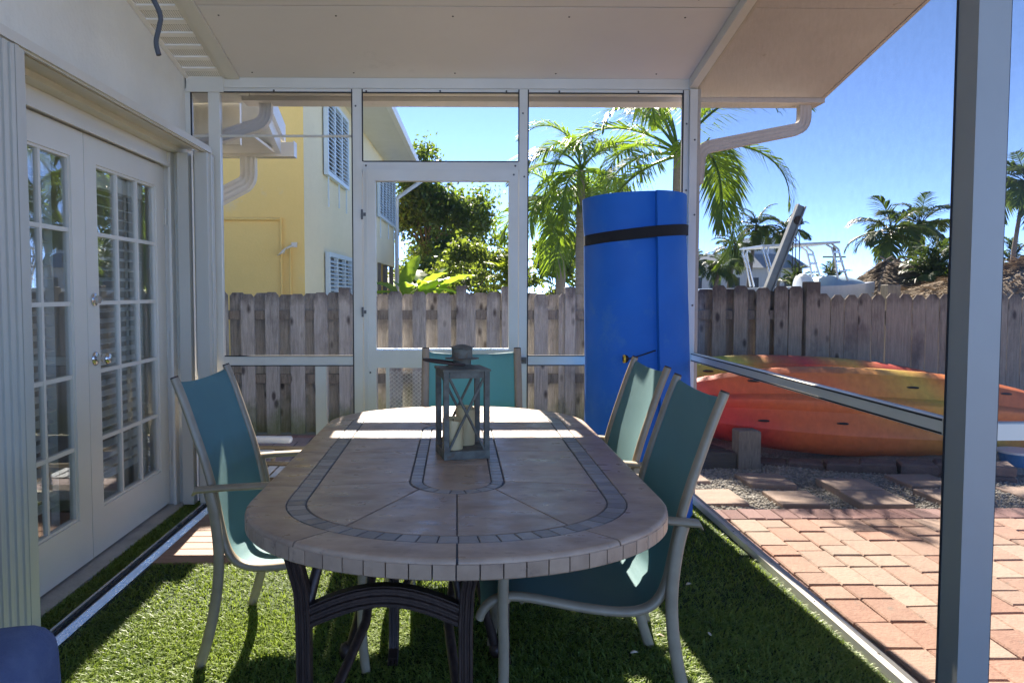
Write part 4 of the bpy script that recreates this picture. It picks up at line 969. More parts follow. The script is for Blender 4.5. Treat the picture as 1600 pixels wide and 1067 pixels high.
# ================================================================== BLUE ARMCHAIR CORNER
arm = thing('armchair', (-.95,1.25,0), 'blue fabric armchair cut off by the corner of the photo, beside the shutter', 'armchair')
def soft(x0,x1,y0,y1,z0,z1,r=.05,jit=.006):
    b = MB(); n = 10
    for k in range(n+1):
        for j in range(n+1): pass
    bm = bmesh.new(); bmesh.ops.create_cube(bm, size=1.0); bmesh.ops.scale(bm, vec=(x1-x0,y1-y0,z1-z0), verts=bm.verts); bmesh.ops.translate(bm, vec=((x0+x1)/2,(y0+y1)/2,(z0+z1)/2), verts=bm.verts)
    bmesh.ops.bevel(bm, geom=list(bm.edges), offset=r, segments=4, affect='EDGES', profile=.5)
    bmesh.ops.subdivide_edges(bm, edges=[e for e in bm.edges if e.calc_length()>.1], cuts=4, use_grid_fill=True)
    for v in bm.verts: v.co += Vector((math.sin(v.co.y*31+v.co.z*23),math.sin(v.co.x*27+v.co.z*19),math.sin(v.co.x*21+v.co.y*33)))*jit
    b.v = [tuple(v.co) for v in bm.verts]; b.f = [tuple(v.index for v in f.verts) for f in bm.faces]; bm.free(); return b
build('armrest', soft(-.90,-.668,.62,1.30,.06,.715,.045), m_blue_fabric, arm, smooth=60)
build('seat_cushion', soft(-1.42,-.905,.62,1.16,.10,.45,.05), m_blue_fabric, arm, smooth=60)
build('back_cushion', soft(-1.42,-.903,1.165,1.305,.10,.765,.05), m_blue_fabric, arm, smooth=60)
for x in (-.75,-1.36):
    for y in (.68,1.24): build('leg', MB().tube([(x,y,.0),(x,y,.14)],[.014,.022],8), m_iron, arm)

# ================================================================== LOW LOUNGE CHAIR OUTSIDE THE SCREEN
lc = thing('lounge_chair', (-1.45,5.25,gz), 'low white outdoor lounge chair just outside the screen behind the teal chair', 'lounge chair')
for yy in (5.02,5.52):
    build('frame_rail', MB().tube([(-2.1,yy,.20),(-1.75,yy,.155),(-1.36,yy,.150),(-.70,yy,.135)],0,8,ell=(.016,.024)), m_frame, lc, smooth=50)
    for x in (-1.335,-.78,-1.95): build('leg', MB().tube([(x,yy,.145),(x-.02,yy,gz-.005)],.018,8), m_frame, lc, smooth=50)
    build('armrest', soft(-1.62,-1.20,yy-.035,yy+.035,.185,.235,.022,.001), m_gel, lc, smooth=60)
    build('arm_post', MB().tube([(-1.5,yy,.15),(-1.5,yy,.19)],.012,8), m_frame, lc)
for k in range(9): build('strap', MB().cbox(-1.40+k*.075,-1.345+k*.075,5.04,5.50,.05,.056,.001), m_gel, lc)
for k in range(5): build('strap', MB().hexa([(-1.48-k*.09,5.04,.09+k*.03),(-1.425-k*.09,5.04,.08+k*.03),(-1.425-k*.09,5.50,.08+k*.03),(-1.48-k*.09,5.50,.09+k*.03),(-1.48-k*.09,5.04,.096+k*.03),(-1.425-k*.09,5.04,.086+k*.03),(-1.425-k*.09,5.50,.086+k*.03),(-1.48-k*.09,5.50,.096+k*.03)]), m_gel, lc)

# ================================================================== BACK FENCE
fence = thing('fence', (1.0,7.6,gz), 'weathered grey board fence across the back of the yard', 'fence')
FYY = 7.60
def board_mesh(w, h, t=.018, kind=0):
    d = .028 if kind == 0 else .04
    poly = [(-w/2,0),(w/2,0),(w/2,h-d*1.2),(w/2-d,h),(-w/2+d,h),(-w/2,h-d*1.2)]
    b = MB(); n = len(poly); b.v = [(x,-t/2,z) for x,z in poly]+[(x,t/2,z) for x,z in poly]
    b.f = [tuple(range(n))[::-1],tuple(range(n,2*n))]+[(k,(k+1)%n,n+(k+1)%n,n+k) for k in range(n)]
    return b
def put_board(x, y, w, top, mat, kind=0, tilt=0.):
    b = board_mesh(w, top-gz, kind=kind); me,_ = mesh_of('board', b, center=False)
    o = link('board', me, mat, fence, (x,y,gz-.005)); o.rotation_euler = (random.uniform(-.004,.004), random.uniform(-.006,.006)+tilt, 0)
x = -2.067-.2427*7; k = 0
while x < 2.5:
    if not (1.45 < x < 2.45 and False):
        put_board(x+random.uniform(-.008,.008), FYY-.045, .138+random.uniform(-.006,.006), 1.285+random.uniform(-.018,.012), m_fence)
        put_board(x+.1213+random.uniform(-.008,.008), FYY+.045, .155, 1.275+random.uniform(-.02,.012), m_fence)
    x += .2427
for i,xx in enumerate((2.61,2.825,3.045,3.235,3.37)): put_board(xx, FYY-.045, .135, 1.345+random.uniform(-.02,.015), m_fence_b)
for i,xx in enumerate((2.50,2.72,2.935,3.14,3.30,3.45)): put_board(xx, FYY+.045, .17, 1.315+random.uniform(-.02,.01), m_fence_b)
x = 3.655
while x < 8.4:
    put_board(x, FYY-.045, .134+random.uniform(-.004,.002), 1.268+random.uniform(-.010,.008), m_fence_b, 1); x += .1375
for x,t,w in ((-3.4,1.33,.095),(-1.11,1.325,.105),(.045,1.345,.10),(.49,1.335,.095),(1.12,1.33,.10),(2.33,1.35,.10),(3.535,1.385,.135),(5.9,1.3,.1)):
    build('fence_post', MB().cbox(x-w/2,x+w/2,FYY-.085,FYY+.02,gz,t,.006), m_fence if x < 2.4 else m_fence_b, fence)
for z in (.42,1.055):
    for x0,x1 in ((-4.2,-1.17),(-1.05,1.05),(1.18,3.46),(3.61,8.3)): build('fence_rail', MB().box(x0,x1,FYY-.034,FYY+.034,z-.045,z+.045), m_timber, fence)

# ================================================================== KAYAKS
def hull(x, w, d, L_):
    t = min(abs(x)/(L_/2),1.); e = (1-t**2.3)**.75 if t < 1 else 0
    W = max(w*e,.012); D = d*(max(1-t**3.2,0)**.6)+.012
    tip = .16*t**2.6
    pts = []
    for zf, yf in ((1,.02),(.97,-.30),(.86,-.62),(.70,-.80),(.52,-.84),(.36,-.79),(.20,-.80),(.07,-.97),(0,-1.0),(-.07,-.97),(-.20,-.80),(-.36,-.79),(-.52,-.84),(-.70,-.80),(-.86,-.62),(-.97,-.30),(-1,.02),(-.93,.28),(-.62,.34),(-.40,.16),(0,.12),(.40,.16),(.62,.34),(.93,.28)):
        pts.append((x, yf*D+tip, zf*W))
    return pts
def hull_y(x, zf, w, d, L_):
    P = hull(x,w,d,L_)[:17]; zs = [p[2] for p in P][::-1]; ys_ = [p[1] for p in P][::-1]; return float(np.interp(zf, zs, ys_))
def kayak(loc, tilt, mat, lab, scup, L_=3.85, w=.375, d=.24, roll_=0., yaw=0.):
    rt = thing('kayak', (0,0,0), lab, 'kayak', 'kayaks leaning on the fence')
    n = 44; rings = [hull(-L_/2+L_*i/n*(1), w, d, L_) for i in range(n+1)]
    rings = [hull(L_/2*math.sin(math.pi*(i/n-.5)), w, d, L_) for i in range(n+1)]
    b = MB().loft(rings); me,c = mesh_of('hull', b, smooth=28, center=False); link('hull', me, mat, rt, (0,0,0))
    for (x,z) in scup:
        y = hull_y(x,z,w,d,L_)
        s = MB().tube([(x-.045,y-.003,z),(x-.02,y-.004,z),(x+.02,y-.004,z),(x+.045,y-.003,z)],[.004,.009,.010,.007],8); build('scupper_hole', s, m_dark_gap, rt, smooth=60)
    for sx in (-1,1):
        x = sx*(L_/2-.10); build('grab_handle', MB().tube([(x-.03,.14,.03),(x-.03,.19,.05),(x+.03,.19,.05),(x+.03,.14,.03)],.008,6), m_strap, rt, smooth=50)
    rt.location = loc; rt.rotation_euler = (R(tilt), R(roll_), R(yaw)); return rt
kayak((3.42,6.22,.285), -24, m_kay_a, 'front kayak, orange hull with red bow, on its side below the other', [(-1.03,.165),(-.98,-.165),(-.36,-.165),(.26,.165),(1.05,.165),(.85,-.165)], roll_=3.0, L_=4.0, d=.25)
kayak((3.12,6.80,.335), -16, m_kay_b, 'rear kayak, lime and red hull showing above the front one', [(-.9,.165),(0,.165),(.9,.165)], roll_=2.5, yaw=-2)
# timber stub and bed edging
b = MB().cbox(2.165,2.335,5.78,5.93,-.16,.215,.010,.003); tag(build('timber_stub', b, m_timber), 'short square timber post standing in the gravel before the kayaks', 'post')
te = thing('timber_edging', (1.9,5.9,-.1), 'dark timber bed edging running left from the short post', 'edging')
build('timber', MB().cbox(1.30,2.155,5.80,5.92,-.13,.045,.012,.004), m_timber_dark, te); build('timber', MB().hexa([(1.98,5.925,-.1),(2.12,5.925,-.1),(1.72,7.3,-.1),(1.58,7.3,-.1),(1.98,5.925,.05),(2.12,5.925,.05),(1.72,7.3,.06),(1.58,7.3,.06)]), m_timber_dark, te)
bk = thing('bucket', (4.30,5.72,-.09), 'blue plastic bucket with a white rim at the end of the block edging', 'bucket')
build('tub', MB().lathe([(.001,0),(.10,0),(.135,.15),(.130,.15),(.10,.02),(.001,.02)],(4.30,5.72,-.09),20), m_bluebucket, bk, smooth=40)
build('rim', MB().lathe([(.130,.148),(.146,.148),(.146,.165),(.130,.165),(.001,.166)],(4.30,5.72,-.09),20), m_gel, bk, smooth=40)

# ================================================================== NEIGHBOURING HOUSE (yellow, two storeys)
yh = thing('neighbour_house', (-4,14,gz), 'two storey yellow house with white louvred shutters behind the fence', 'house')
HDX = .0294
def hx(y): return -2.503 + HDX*y
y0, y1 = 10.99, 22.6
EZ = 4.78
def wallq(name, ya, yb, za, zb, mat, t=.18):
    b = MB(); b.hexa([(hx(ya)-t,ya,za),(hx(ya),ya,za),(hx(yb),yb,za),(hx(yb)-t,yb,za),(hx(ya)-t,ya,zb),(hx(ya),ya,zb),(hx(yb),yb,zb),(hx(yb)-t,yb,zb)]); return build(name, b, mat, yh)
wallq('wall', y0, 18.8, gz, EZ, m_cream); wallq('wall', 18.8, y1, 2.02, EZ, m_cream)
build('wall', MB().box(-11,hx(y0)-.002,y0-.004,y0+.18,gz,EZ), m_yellow, yh)
build('wall', MB().box(-11,hx(y1)-.2,y1-.2,y1,gz,EZ), m_yellow, yh)
wallq('corner_trim', y0-.006, y0+.0, gz, EZ, m_yellow, .12)
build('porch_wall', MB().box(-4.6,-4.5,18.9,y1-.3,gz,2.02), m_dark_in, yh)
for yy in (19.6,21.0,22.4): build('porch_post', MB().box(hx(yy)-.14,hx(yy)-.02,yy-.06,yy+.06,gz,2.02), m_timber, yh)
d = .75
b = MB(); b.hexa([(hx(y0)-.1,y0-.7,EZ-.06),(hx(y0)+d,y0-.7,EZ-.06),(hx(y1)+d,y1+.5,EZ-.06),(hx(y1)-.1,y1+.5,EZ-.06),(hx(y0)-.1,y0-.7,EZ-.03),(hx(y0)+d,y0-.7,EZ-.03),(hx(y1)+d,y1+.5,EZ-.03),(hx(y1)-.1,y1+.5,EZ-.03)]); build('eave_soffit', b, m_white_paint, yh)
b = MB(); b.hexa([(-11,y0-.75,EZ-.028),(hx(y0)+d,y0-.75,EZ-.028),(hx(y1)+d,y1+.5,EZ-.028),(-11,y1+.5,EZ-.028),(-7,y0-.75,EZ+1.8),(-6.8,y0-.75,EZ+1.8),(-6.8,y1+.5,EZ+1.8),(-7,y1+.5,EZ+1.8)]); build('roof', b, m_roofmetal, yh)
b = MB(); b.hexa([(hx(y0)+d+.002,y0-.75,EZ-.07),(hx(y0)+d+.10,y0-.75,EZ-.05),(hx(y1)+d+.10,y1+.5,EZ-.05),(hx(y1)+d+.002,y1+.5,EZ-.07),(hx(y0)+d+.002,y0-.75,EZ+.06),(hx(y0)+d+.13,y0-.75,EZ+.06),(hx(y1)+d+.13,y1+.5,EZ+.06),(hx(y1)+d+.002,y1+.5,EZ+.06)]); build('gutter', b, m_white_paint, yh)
def shutter(ya, yb, za, zb, rods=True):
    def q(y, o): return hx(y)+o
    b = MB(); fw = .07
    def bar(ya_,yb_,za_,zb_,o0,o1): b.hexa([(q(ya_,o0),ya_,za_),(q(ya_,o1),ya_,za_),(q(yb_,o1),yb_,za_),(q(yb_,o0),yb_,za_),(q(ya_,o0),ya_,zb_),(q(ya_,o1),ya_,zb_),(q(yb_,o1),yb_,zb_),(q(yb_,o0),yb_,zb_)])
    bar(ya,ya+fw,za,zb,.02,.09); bar(yb-fw,yb,za,zb,.02,.09); bar(ya+fw,yb-fw,za,za+fw,.02,.09); bar(ya+fw,yb-fw,zb-fw,zb,.02,.09)
    n = max(1,round((yb-ya)/.75))
    for k in range(1,n): y = ya+(yb-ya)*k/n; bar(y-.03,y+.03,za+fw,zb-fw,.02,.088)
    s_ = build('shutter', b, m_shut2, yh)
    l = MB(); z = za+fw+.02
    while z < zb-fw-.03:
        l.hexa([(q(ya+fw,.03),ya+fw,z+.035),(q(ya+fw,.085),ya+fw,z),(q(yb-fw,.085),yb-fw,z),(q(yb-fw,.03),yb-fw,z+.035),(q(ya+fw,.03),ya+fw,z+.047),(q(ya+fw,.085),ya+fw,z+.012),(q(yb-fw,.085),yb-fw,z+.012),(q(yb-fw,.03),yb-fw,z+.047)]); z += .066
    o = build('louvres', l, m_shut2, s_); o['kind'] = 'stuff'
    p = MB(); p.hexa([(q(ya+fw,.003),ya+fw,za+fw),(q(ya+fw,.012),ya+fw,za+fw),(q(yb-fw,.012),yb-fw,za+fw),(q(yb-fw,.003),yb-fw,za+fw),(q(ya+fw,.003),ya+fw,zb-fw),(q(ya+fw,.012),ya+fw,zb-fw),(q(yb-fw,.012),yb-fw,zb-fw),(q(yb-fw,.003),yb-fw,zb-fw)]); build('backing', p, m_dark_in, s_)
    if rods:
        for t,l_ in ((.08,.50),(.55,.42),(.92,.44)):
            y = ya+(yb-ya)*t; build('stay_rod', MB().tube([(q(y,.06),y,za-.01),(q(y,.06),y,za-l_)],.014,6), m_shut2, s_)
shutter(12.31,14.3,3.16,4.45); shutter(18.7,22.2,3.12,4.45); shutter(12.36,14.6,.75,1.93,False)
b = MB().tube([(-4.3,y0-.04,2.32),(-2.52,y0-.04,2.32)],.020,8); b.tube([(-2.505,y0-.04,2.335),(-2.505,y0-.04,.6)],.016,8); b.tube([(-2.38,y0-.04,1.90),(-2.38,y0-.04,.6)],.013,8); build('conduit', b, m_yellow, yh, smooth=50)
b = MB().lathe([(.001,-.07),(.03,-.06),(.055,.02),(.075,.06),(.06,.065),(.001,.05)],n=16); b.v = [(-2.46+.7*p[2]*-.8+p[0]*.7,y0-.12+p[1],1.86+p[2]*-.75+p[0]*.3) for p in b.v]; b.tube([(-2.42,y0-.1,1.90),(-2.34,y0-.03,1.95)],.016,8); b.box(-2.36,-2.28,y0-.04,y0-.005,1.92,1.99); build('outdoor_lamp', b, m_alu, yh, smooth=50)
b = MB().tube([(hx(22.5)+.8,22.55,EZ-.06),(hx(22.5)+.8,22.55,EZ-.25),(hx(22.5)+.10,22.5,EZ-.75),(hx(22.5)+.08,22.5,EZ-1.1),(hx(22.5)+.08,22.5,gz)],.06,8); build('downspout', b, m_white_paint, yh, smooth=50)

# our own house: main roof corner past the screen
def mh(name, b, mat): return build(name, b, mat, house)
ry0, ry1, rx1 = 5.15, 6.55, -1.49
def rz(y): return 2.50 + .36*(ry1-y)
b = MB(); b.hexa([(-4.6,ry0,rz(ry0)),(rx1-.05,ry0,rz(ry0)),(rx1-.05,ry1,rz(ry1)),(-4.6,ry1,rz(ry1)),(-4.6,ry0,rz(ry0)+.13),(rx1-.05,ry0,rz(ry0)+.13),(rx1-.05,ry1,rz(ry1)+.13),(-4.6,ry1,rz(ry1)+.13)]); mh('roof', b, m_white_paint)
b = MB(); b.hexa([(rx1-.048,ry0,rz(ry0)-.05),(rx1,ry0,rz(ry0)-.05),(rx1,ry1,rz(ry1)-.05),(rx1-.048,ry1,rz(ry1)-.05),(rx1-.048,ry0,rz(ry0)+.17),(rx1,ry0,rz(ry0)+.17),(rx1,ry1,rz(ry1)+.17),(rx1-.048,ry1,rz(ry1)+.17)]); mh('fascia', b, m_white_paint)
b = MB(); b.hexa([(rx1+.002,ry0,rz(ry0)+.05),(rx1+.03,ry0,rz(ry0)+.05),(rx1+.03,ry1+.05,rz(ry1)+.05),(rx1+.002,ry1+.05,rz(ry1)+.05),(rx1+.002,ry0,rz(ry0)+.20),(rx1+.03,ry0,rz(ry0)+.20),(rx1+.03,ry1+.05,rz(ry1)+.20),(rx1+.002,ry1+.05,rz(ry1)+.20)]); mh('drip_edge', b, m_white_paint)
b = MB(); b.box(-4.6,rx1+.10,ry1+.002,ry1+.012,2.43,2.55); b.box(-4.6,rx1+.10,ry1+.012,ry1+.11,2.43,2.442); b.box(-4.6,rx1+.10,ry1+.11,ry1+.12,2.43,2.56); b.box(rx1+.10,rx1+.11,ry1+.002,ry1+.12,2.43,2.56); mh('gutter', b, m_alu)
mh('soffit', MB().box(-4.6,rx1-.05,5.55,ry1-.002,2.455,2.475), m_vinyl)
mh('gable_board', MB().box(-2.6,-1.50,5.36,5.40,2.30,2.62), m_alu)
mh('soffit', MB().box(-2.2,-1.36,4.80,5.34,2.578,2.59), m_vinyl)
downspout([(-1.78,ry1+.06,2.435),(-1.78,ry1+.06,2.22),(-2.25,ry1-.4,1.85),(-2.4,ry1-.5,1.6)], .125,.09, m_alu, house)

# ================================================================== FOLIAGE
def frond_mesh(L_, e0, droop, n, ll, ldroop, seed, wid=.016, vee=.35, hang=.5, twist=0.):
    rg = random.Random(seed); b = MB()
    # rachis in the local xz plane, base at the origin, growing to +x
    K = 16; pts = [Vector((0,0,0))]; e = e0
    for i in range(K):
        pts.append(pts[-1] + Vector((math.cos(e),0,math.sin(e)))*(L_/K)); e -= droop/K*(.45+1.1*i/K)
    b.tube(pts,[.018*L_/1.6*(1-.85*i/K)+.002 for i in range(K+1)],5,cap=False)
    for i in range(n):
        f = .16+.84*(i+.5)/n; k = min(int(f*K),K-1); t = f*K-k
        p = pts[k].lerp(pts[k+1],t); tg = (pts[k+1]-pts[k]).normalized(); up = Vector((-tg.z,0,tg.x))
        lf = ll*(math.sin(math.pi*min(f*.86+.12,1))**.7)*rg.uniform(.85,1.1)
        for s_ in (-1,1):
            a = R(62-38*f)+rg.uniform(-.1,.1)
            d0 = (tg*math.cos(a)+Vector((0,s_,0))*math.sin(a)+up*(vee+rg.uniform(-.15,.15))).normalized()
            w = wid*rg.uniform(.8,1.2)
            q0 = p; q1 = q0+d0*lf*.5+Vector((0,0,-ldroop*lf*.12)); d1 = (d0+Vector((0,0,-ldroop*hang*rg.uniform(.7,1.4)))).normalized(); q2 = q1+d1*lf*.5
            nrm = d0.cross(Vector((0,0,1))); nrm = nrm.normalized() if nrm.length > .05 else Vector((1,0,0))
            sd = (nrm*math.cos(.5)+d0.cross(nrm)*math.sin(.5)*s_)
            v = len(b.v)
            b.v += [tuple(q0-sd*w*.5),tuple(q0+sd*w*.5),tuple(q1+sd*w),tuple(q1-sd*w),tuple(q2)]
            b.f += [(v,v+1,v+2,v+3),(v+3,v+2,v+4)]
    return b
FR = {}
def frond_set(key, **kw):
    if key not in FR:
        FR[key] = []
        for s in range(4):
            k = dict(kw); k['e0'] = kw['e0']+(s-1.5)*kw.get('espread',.16); k.pop('espread',None); k['seed'] = hash_(key)+s
            FR[key].append(mesh_of('frond', frond_mesh(**k), fix=False, center=False)[0])
    return FR[key]
def hash_(s): return sum(ord(c)*(i+3) for i,c in enumerate(s))
def palm(loc, H, key, n, mat, lab, scale=1., r=.08, lean=(0,0), kw=None, group=None, az0=0., elev=(-.6,.75), trunk=True, name='palm_tree', fmat2=None, skip=None):
    rg = random.Random(hash_(lab)+int(loc[0]*100))
    root = thing(name, loc, lab, 'palm tree' if name == 'palm_tree' else 'shrub', group)
    top = Vector((loc[0]+lean[0],loc[1]+lean[1],H))
    if trunk:
        pts = [Vector(loc).lerp(top,t)+Vector((-lean[0]*.35*math.sin(math.pi*t),0,0)) for t in np.linspace(0,1,9)]
        build('trunk', MB().tube(pts,[r*(1.25-.45*i/8+(.05 if i%2 else 0)) for i in range(9)],10), m_trunk, root, smooth=60)
    ms = frond_set(key, **(kw or {}))
    for k in range(n):
        az = az0+2*math.pi*k*.381966*1.0+rg.uniform(-.2,.2); t = (k+.5)/n; el = elev[0]+(elev[1]-elev[0])*t
        me = ms[k%4]; o = link('frond', me, fmat2 if (fmat2 and t < .22) else mat, root, top+Vector((0,0,-.05+.10*t)))
        if len(me.materials) and me.materials[0] is not mat: 
            pass
        o.rotation_euler = Euler((rg.uniform(-.35,.35),-el,az)); s = scale*rg.uniform(.85,1.1); o.scale = (s,s,s)
    return root
near_kw = dict(L_=1.85,e0=.55,droop=2.2,n=60,ll=.58,ldroop=.95,wid=.0105,vee=.30,hang=1.0)
palm((2.76,9.6,gz), 3.02, 'near', 15, m_palm, 'big backlit palm with arching fronds rising behind the blue roll', 1.0, .06, kw=near_kw, az0=.15, group='garden palms behind the fence', elev=(-.75,.75))
palm((1.78,11.0,gz), 3.02, 'near2', 15, m_palm, 'palm with drooping fronds left of the big palm, its trunk nearest the blue roll', 1.0, .07, kw=dict(near_kw,L_=1.30,droop=2.7,ll=.50,ldroop=1.0), az0=1.0, group='garden palms behind the fence', elev=(-.9,.8))
palm((1.62,11.9,gz), 2.55, 'near2', 13, m_palm, 'lower palm with hanging fronds just left of the other slim trunk', 1.0, .075, kw=near_kw, az0=2.1, group='garden palms behind the fence', elev=(-.9,.7))
far_kw = dict(L_=1.0,e0=.35,droop=1.5,n=32,ll=.42,ldroop=.9,wid=.017,vee=.15,hang=.9)
for (p,yc,Z,Rr,lab) in ((1182,355,30,34,'tall slim coconut palm left of the grey crane beam'),(1150,388,29,33,'coconut palm with two leaning trunks left of the crane beam'),(1126,420,27,30,'short bright coconut palm low over the fence near the screen post'),
        (1226,362,33,34,'coconut palm directly behind the grey crane beam'),(1090,410,28,26,'coconut palm half hidden by the corner post'),(1394,362,26,58,'tall coconut palm left above the thatched hut'),
        (1440,352,28,52,'tall coconut palm just right of the one above the hut'),(1604,285,17,62,'palm with golden lower fronds at the right edge of the photo')):
    X = (p-714)*Z/1190; z = 1.28+(457-yc)*Z/1190; s = Rr*Z/1190*1.25
    palm((X-.3,Z,gz), z, 'far', 20, m_palm_far, lab, s, .055*Z/20, lean=(.3,0), kw=far_kw, az0=p*.7, group='coconut palms across the canal', elev=(-.75,.85))
bush_kw = dict(L_=1.0,e0=.9,droop=1.5,n=22,ll=.34,ldroop=.8,wid=.020,vee=.2,hang=.8)
for (p,yc,Z,Rr,n,lab) in ((1242,432,25,36,22,'dense green palm clump behind the boat right of the crane beam'),(1302,430,24,34,20,'green palm clump behind the right end of the boat'),(1464,412,21,62,30,'thick dark palm clump between the two thatched huts'),(1588,395,19,40,20,'palm clump beyond the right-hand screen post'),(800,425,16,62,26,'yellow green areca palm clump seen through the right of the screen door')):
    X = (p-714)*Z/1190; z = 1.28+(457-yc)*Z/1190-Rr*Z/1190*.45; s = Rr*Z/1190*1.15
    palm((X,Z,gz), z, 'bushy' if p > 900 else 'areca', n, m_palm_far if p > 900 else m_palm_yel, lab, s, .06*Z/20, kw=bush_kw, az0=p*.3, group='bushy palm clumps over the fence', elev=(-.5,1.0), name='palm_clump')
for f in FR:      # shared frond meshes take the material of their kind
    pass

def leaf_cloud(centers, radii, n, size, rg):
    c = np.array(centers); k = rg.integers(0,len(c),n); rr = np.array(radii)[k][:,None]
    g = rg.normal(0,.50,(n,3)); p = c[k]+g*rr
    d = rg.normal(0,1,(n,3)); d[:,2] -= .25; d /= np.linalg.norm(d,axis=1)[:,None]
    u = np.cross(d, rg.normal(0,1,(n,3))); u /= np.linalg.norm(u,axis=1)[:,None]
    l = size*rg.uniform(.6,1.3,n)[:,None]; w = l*.27
    nn = np.cross(d,u)
    V = np.stack([p-d*l*.5, p+u*w+nn*l*.05, p+d*l*.5-nn*l*.10, p-u*w+nn*l*.05],1).reshape(-1,3)
    i = np.arange(n)[:,None]*4
    return V, i+np.array([[0,1,2,3]])
def tree(name, base, crown, rad, nleaf, size, mat, lab, cat, nl=26, group=None, trunk_r=.14, seed=1, extra=()):
    rg = np.random.default_rng(seed); root = thing(name, base, lab, cat, group)
    tips = []
    for k in range(nl):
        v = rg.normal(0,1,3); v /= np.linalg.norm(v); v *= rg.uniform(.45,1.0)**.5; v[2] = abs(v[2])*1.0-.35*rg.uniform(0,1) if rg.uniform()<.6 else v[2]
        tips.append((crown[0]+v[0]*rad[0], crown[1]+v[1]*rad[1], crown[2]+v[2]*rad[2]))
    tips += list(extra)
    b = MB(); fork = Vector((base[0],base[1],crown[2]-rad[2]*.8)); fork.z = max(fork.z, base[2]+.3)
    b.tube([Vector(base),Vector(base).lerp(fork,.5)+Vector((.05,0,0)),fork],[trunk_r*1.25,trunk_r,trunk_r*.8],8)
    build('trunk', b, m_bark, root, smooth=60)
    b = MB()
    for t in tips[::2]+list(extra):
        t = Vector(t); m_ = fork.lerp(t,.5)+Vector(rg.normal(0,.12,3).tolist())*rad[0]*.5
        b.tube([fork,m_,t],[trunk_r*.45,trunk_r*.25,trunk_r*.06],5)
    build('limbs', b, m_bark, root, smooth=60)
    V, F = leaf_cloud(tips, [rad[0]*rg.uniform(.22,.42) for _ in tips], nleaf, size, rg)
    arr_mesh('crown', V - np.array(base)[None]*0, None, F, mat, None)
    o = bpy.data.objects[-1] if False else [x for x in COL.objects if x.name.startswith('crown')][-1]
    o.parent = root; o.location = -ORG[root.name]
    return root
tree('broadleaf_tree', (-.9,24,gz), (-.62,24,3.5), (1.55,1.2,1.35), 15000, .16, m_leaf, 'large dark leafy tree seen through the screen door beyond the yellow house', 'tree', nl=40, seed=3, trunk_r=.13, extra=((-1.35,24,5.2),(-1.0,24,5.6),(-1.6,24,5.0),(-.7,24,5.1),(.55,24,3.4),(.7,24,4.1)))
tree('bush', (1.66,13.0,gz), (1.62,13.0,1.62), (.42,.4,.62), 2600, .085, m_leaf2, 'sunlit leafy bush under the drooping palms left of the blue roll', 'bush', nl=16, seed=5, trunk_r=.03, group='bushes behind the fence')
tree('bush', (.35,17,gz), (.35,17,1.75), (.75,.5,.7), 3200, .11, m_leaf2, 'yellow green bush low over the fence in the middle of the screen door', 'bush', nl=18, seed=6, trunk_r=.04, group='bushes behind the fence')
tree('bush', (-.5,20,gz), (-.5,20,1.75), (.9,.5,.5), 2600, .12, m_leaf2, 'leafy bush behind the banana leaves left of the screen door', 'bush', nl=16, seed=8, trunk_r=.04, group='bushes behind the fence')
tree('bush', (-1.1,26,gz), (-1.0,26,1.9), (1.3,.5,.8), 3600, .14, m_leaf2, 'leafy hedge bush below the large dark tree beside the yellow house', 'bush', nl=22, seed=12, trunk_r=.05, group='bushes behind the fence')
tree('bush', (.1,22.5,gz), (.1,22.5,2.1), (1.0,.5,.9), 4200, .13, m_leaf2, 'tall sunlit bush between the dark tree and the areca palm clump', 'bush', nl=22, seed=13, trunk_r=.05, group='bushes behind the fence')
tree('bush', (2.3,15,gz), (2.3,15,1.7), (.75,.4,.75), 3000, .10, m_leaf2, 'leafy bush behind the two slim palm trunks left of the blue roll', 'bush', nl=18, seed=14, trunk_r=.04, group='bushes behind the fence')
tree('bush', (.95,21,gz), (.95,21,2.0), (.8,.5,.8), 3000, .12, m_leaf, 'dark bush behind the yellow green areca palm clump', 'bush', nl=18, seed=9, trunk_r=.04, group='bushes behind the fence')
# banana plant
ban = thing('banana_plant', (-.95,13.5,gz), 'bright backlit banana plant with broad leaves just over the fence', 'plant')
build('stem', MB().tube([(-.95,13.5,gz),(-.93,13.5,1.25)],[.09,.05],10), m_palm, ban, smooth=60)
def banana_leaf(az, e0, droop, L_, W):
    b = MB(); K = 12; p = Vector((0,0,0)); e = e0; pts = []
    for i in range(K+1):
        pts.append((p.copy(),e)); p = p+Vector((math.cos(e)*math.cos(az),math.cos(e)*math.sin(az),math.sin(e)))*(L_/K); e -= droop/K
    sd = Vector((-math.sin(az),math.cos(az),0))
    for i,(q,e) in enumerate(pts):
        t = i/K; w = W*(math.sin(math.pi*min(max((t-.08)/.92,0),1))**.6)+.004
        upv = Vector((-math.sin(e)*math.cos(az),-math.sin(e)*math.sin(az),math.cos(e)))
        for s_,lift in ((-1,.30),(-.5,.14),(0,0),(.5,.14),(1,.30)): b.v.append(tuple(q+sd*(w*s_)+upv*(w*lift+.012*math.sin(i*2.6+s_*3))))
    for i in range(K):
        for k in range(4): a = i*5+k; b.f.append((a,a+1,a+6,a+5))
    return b
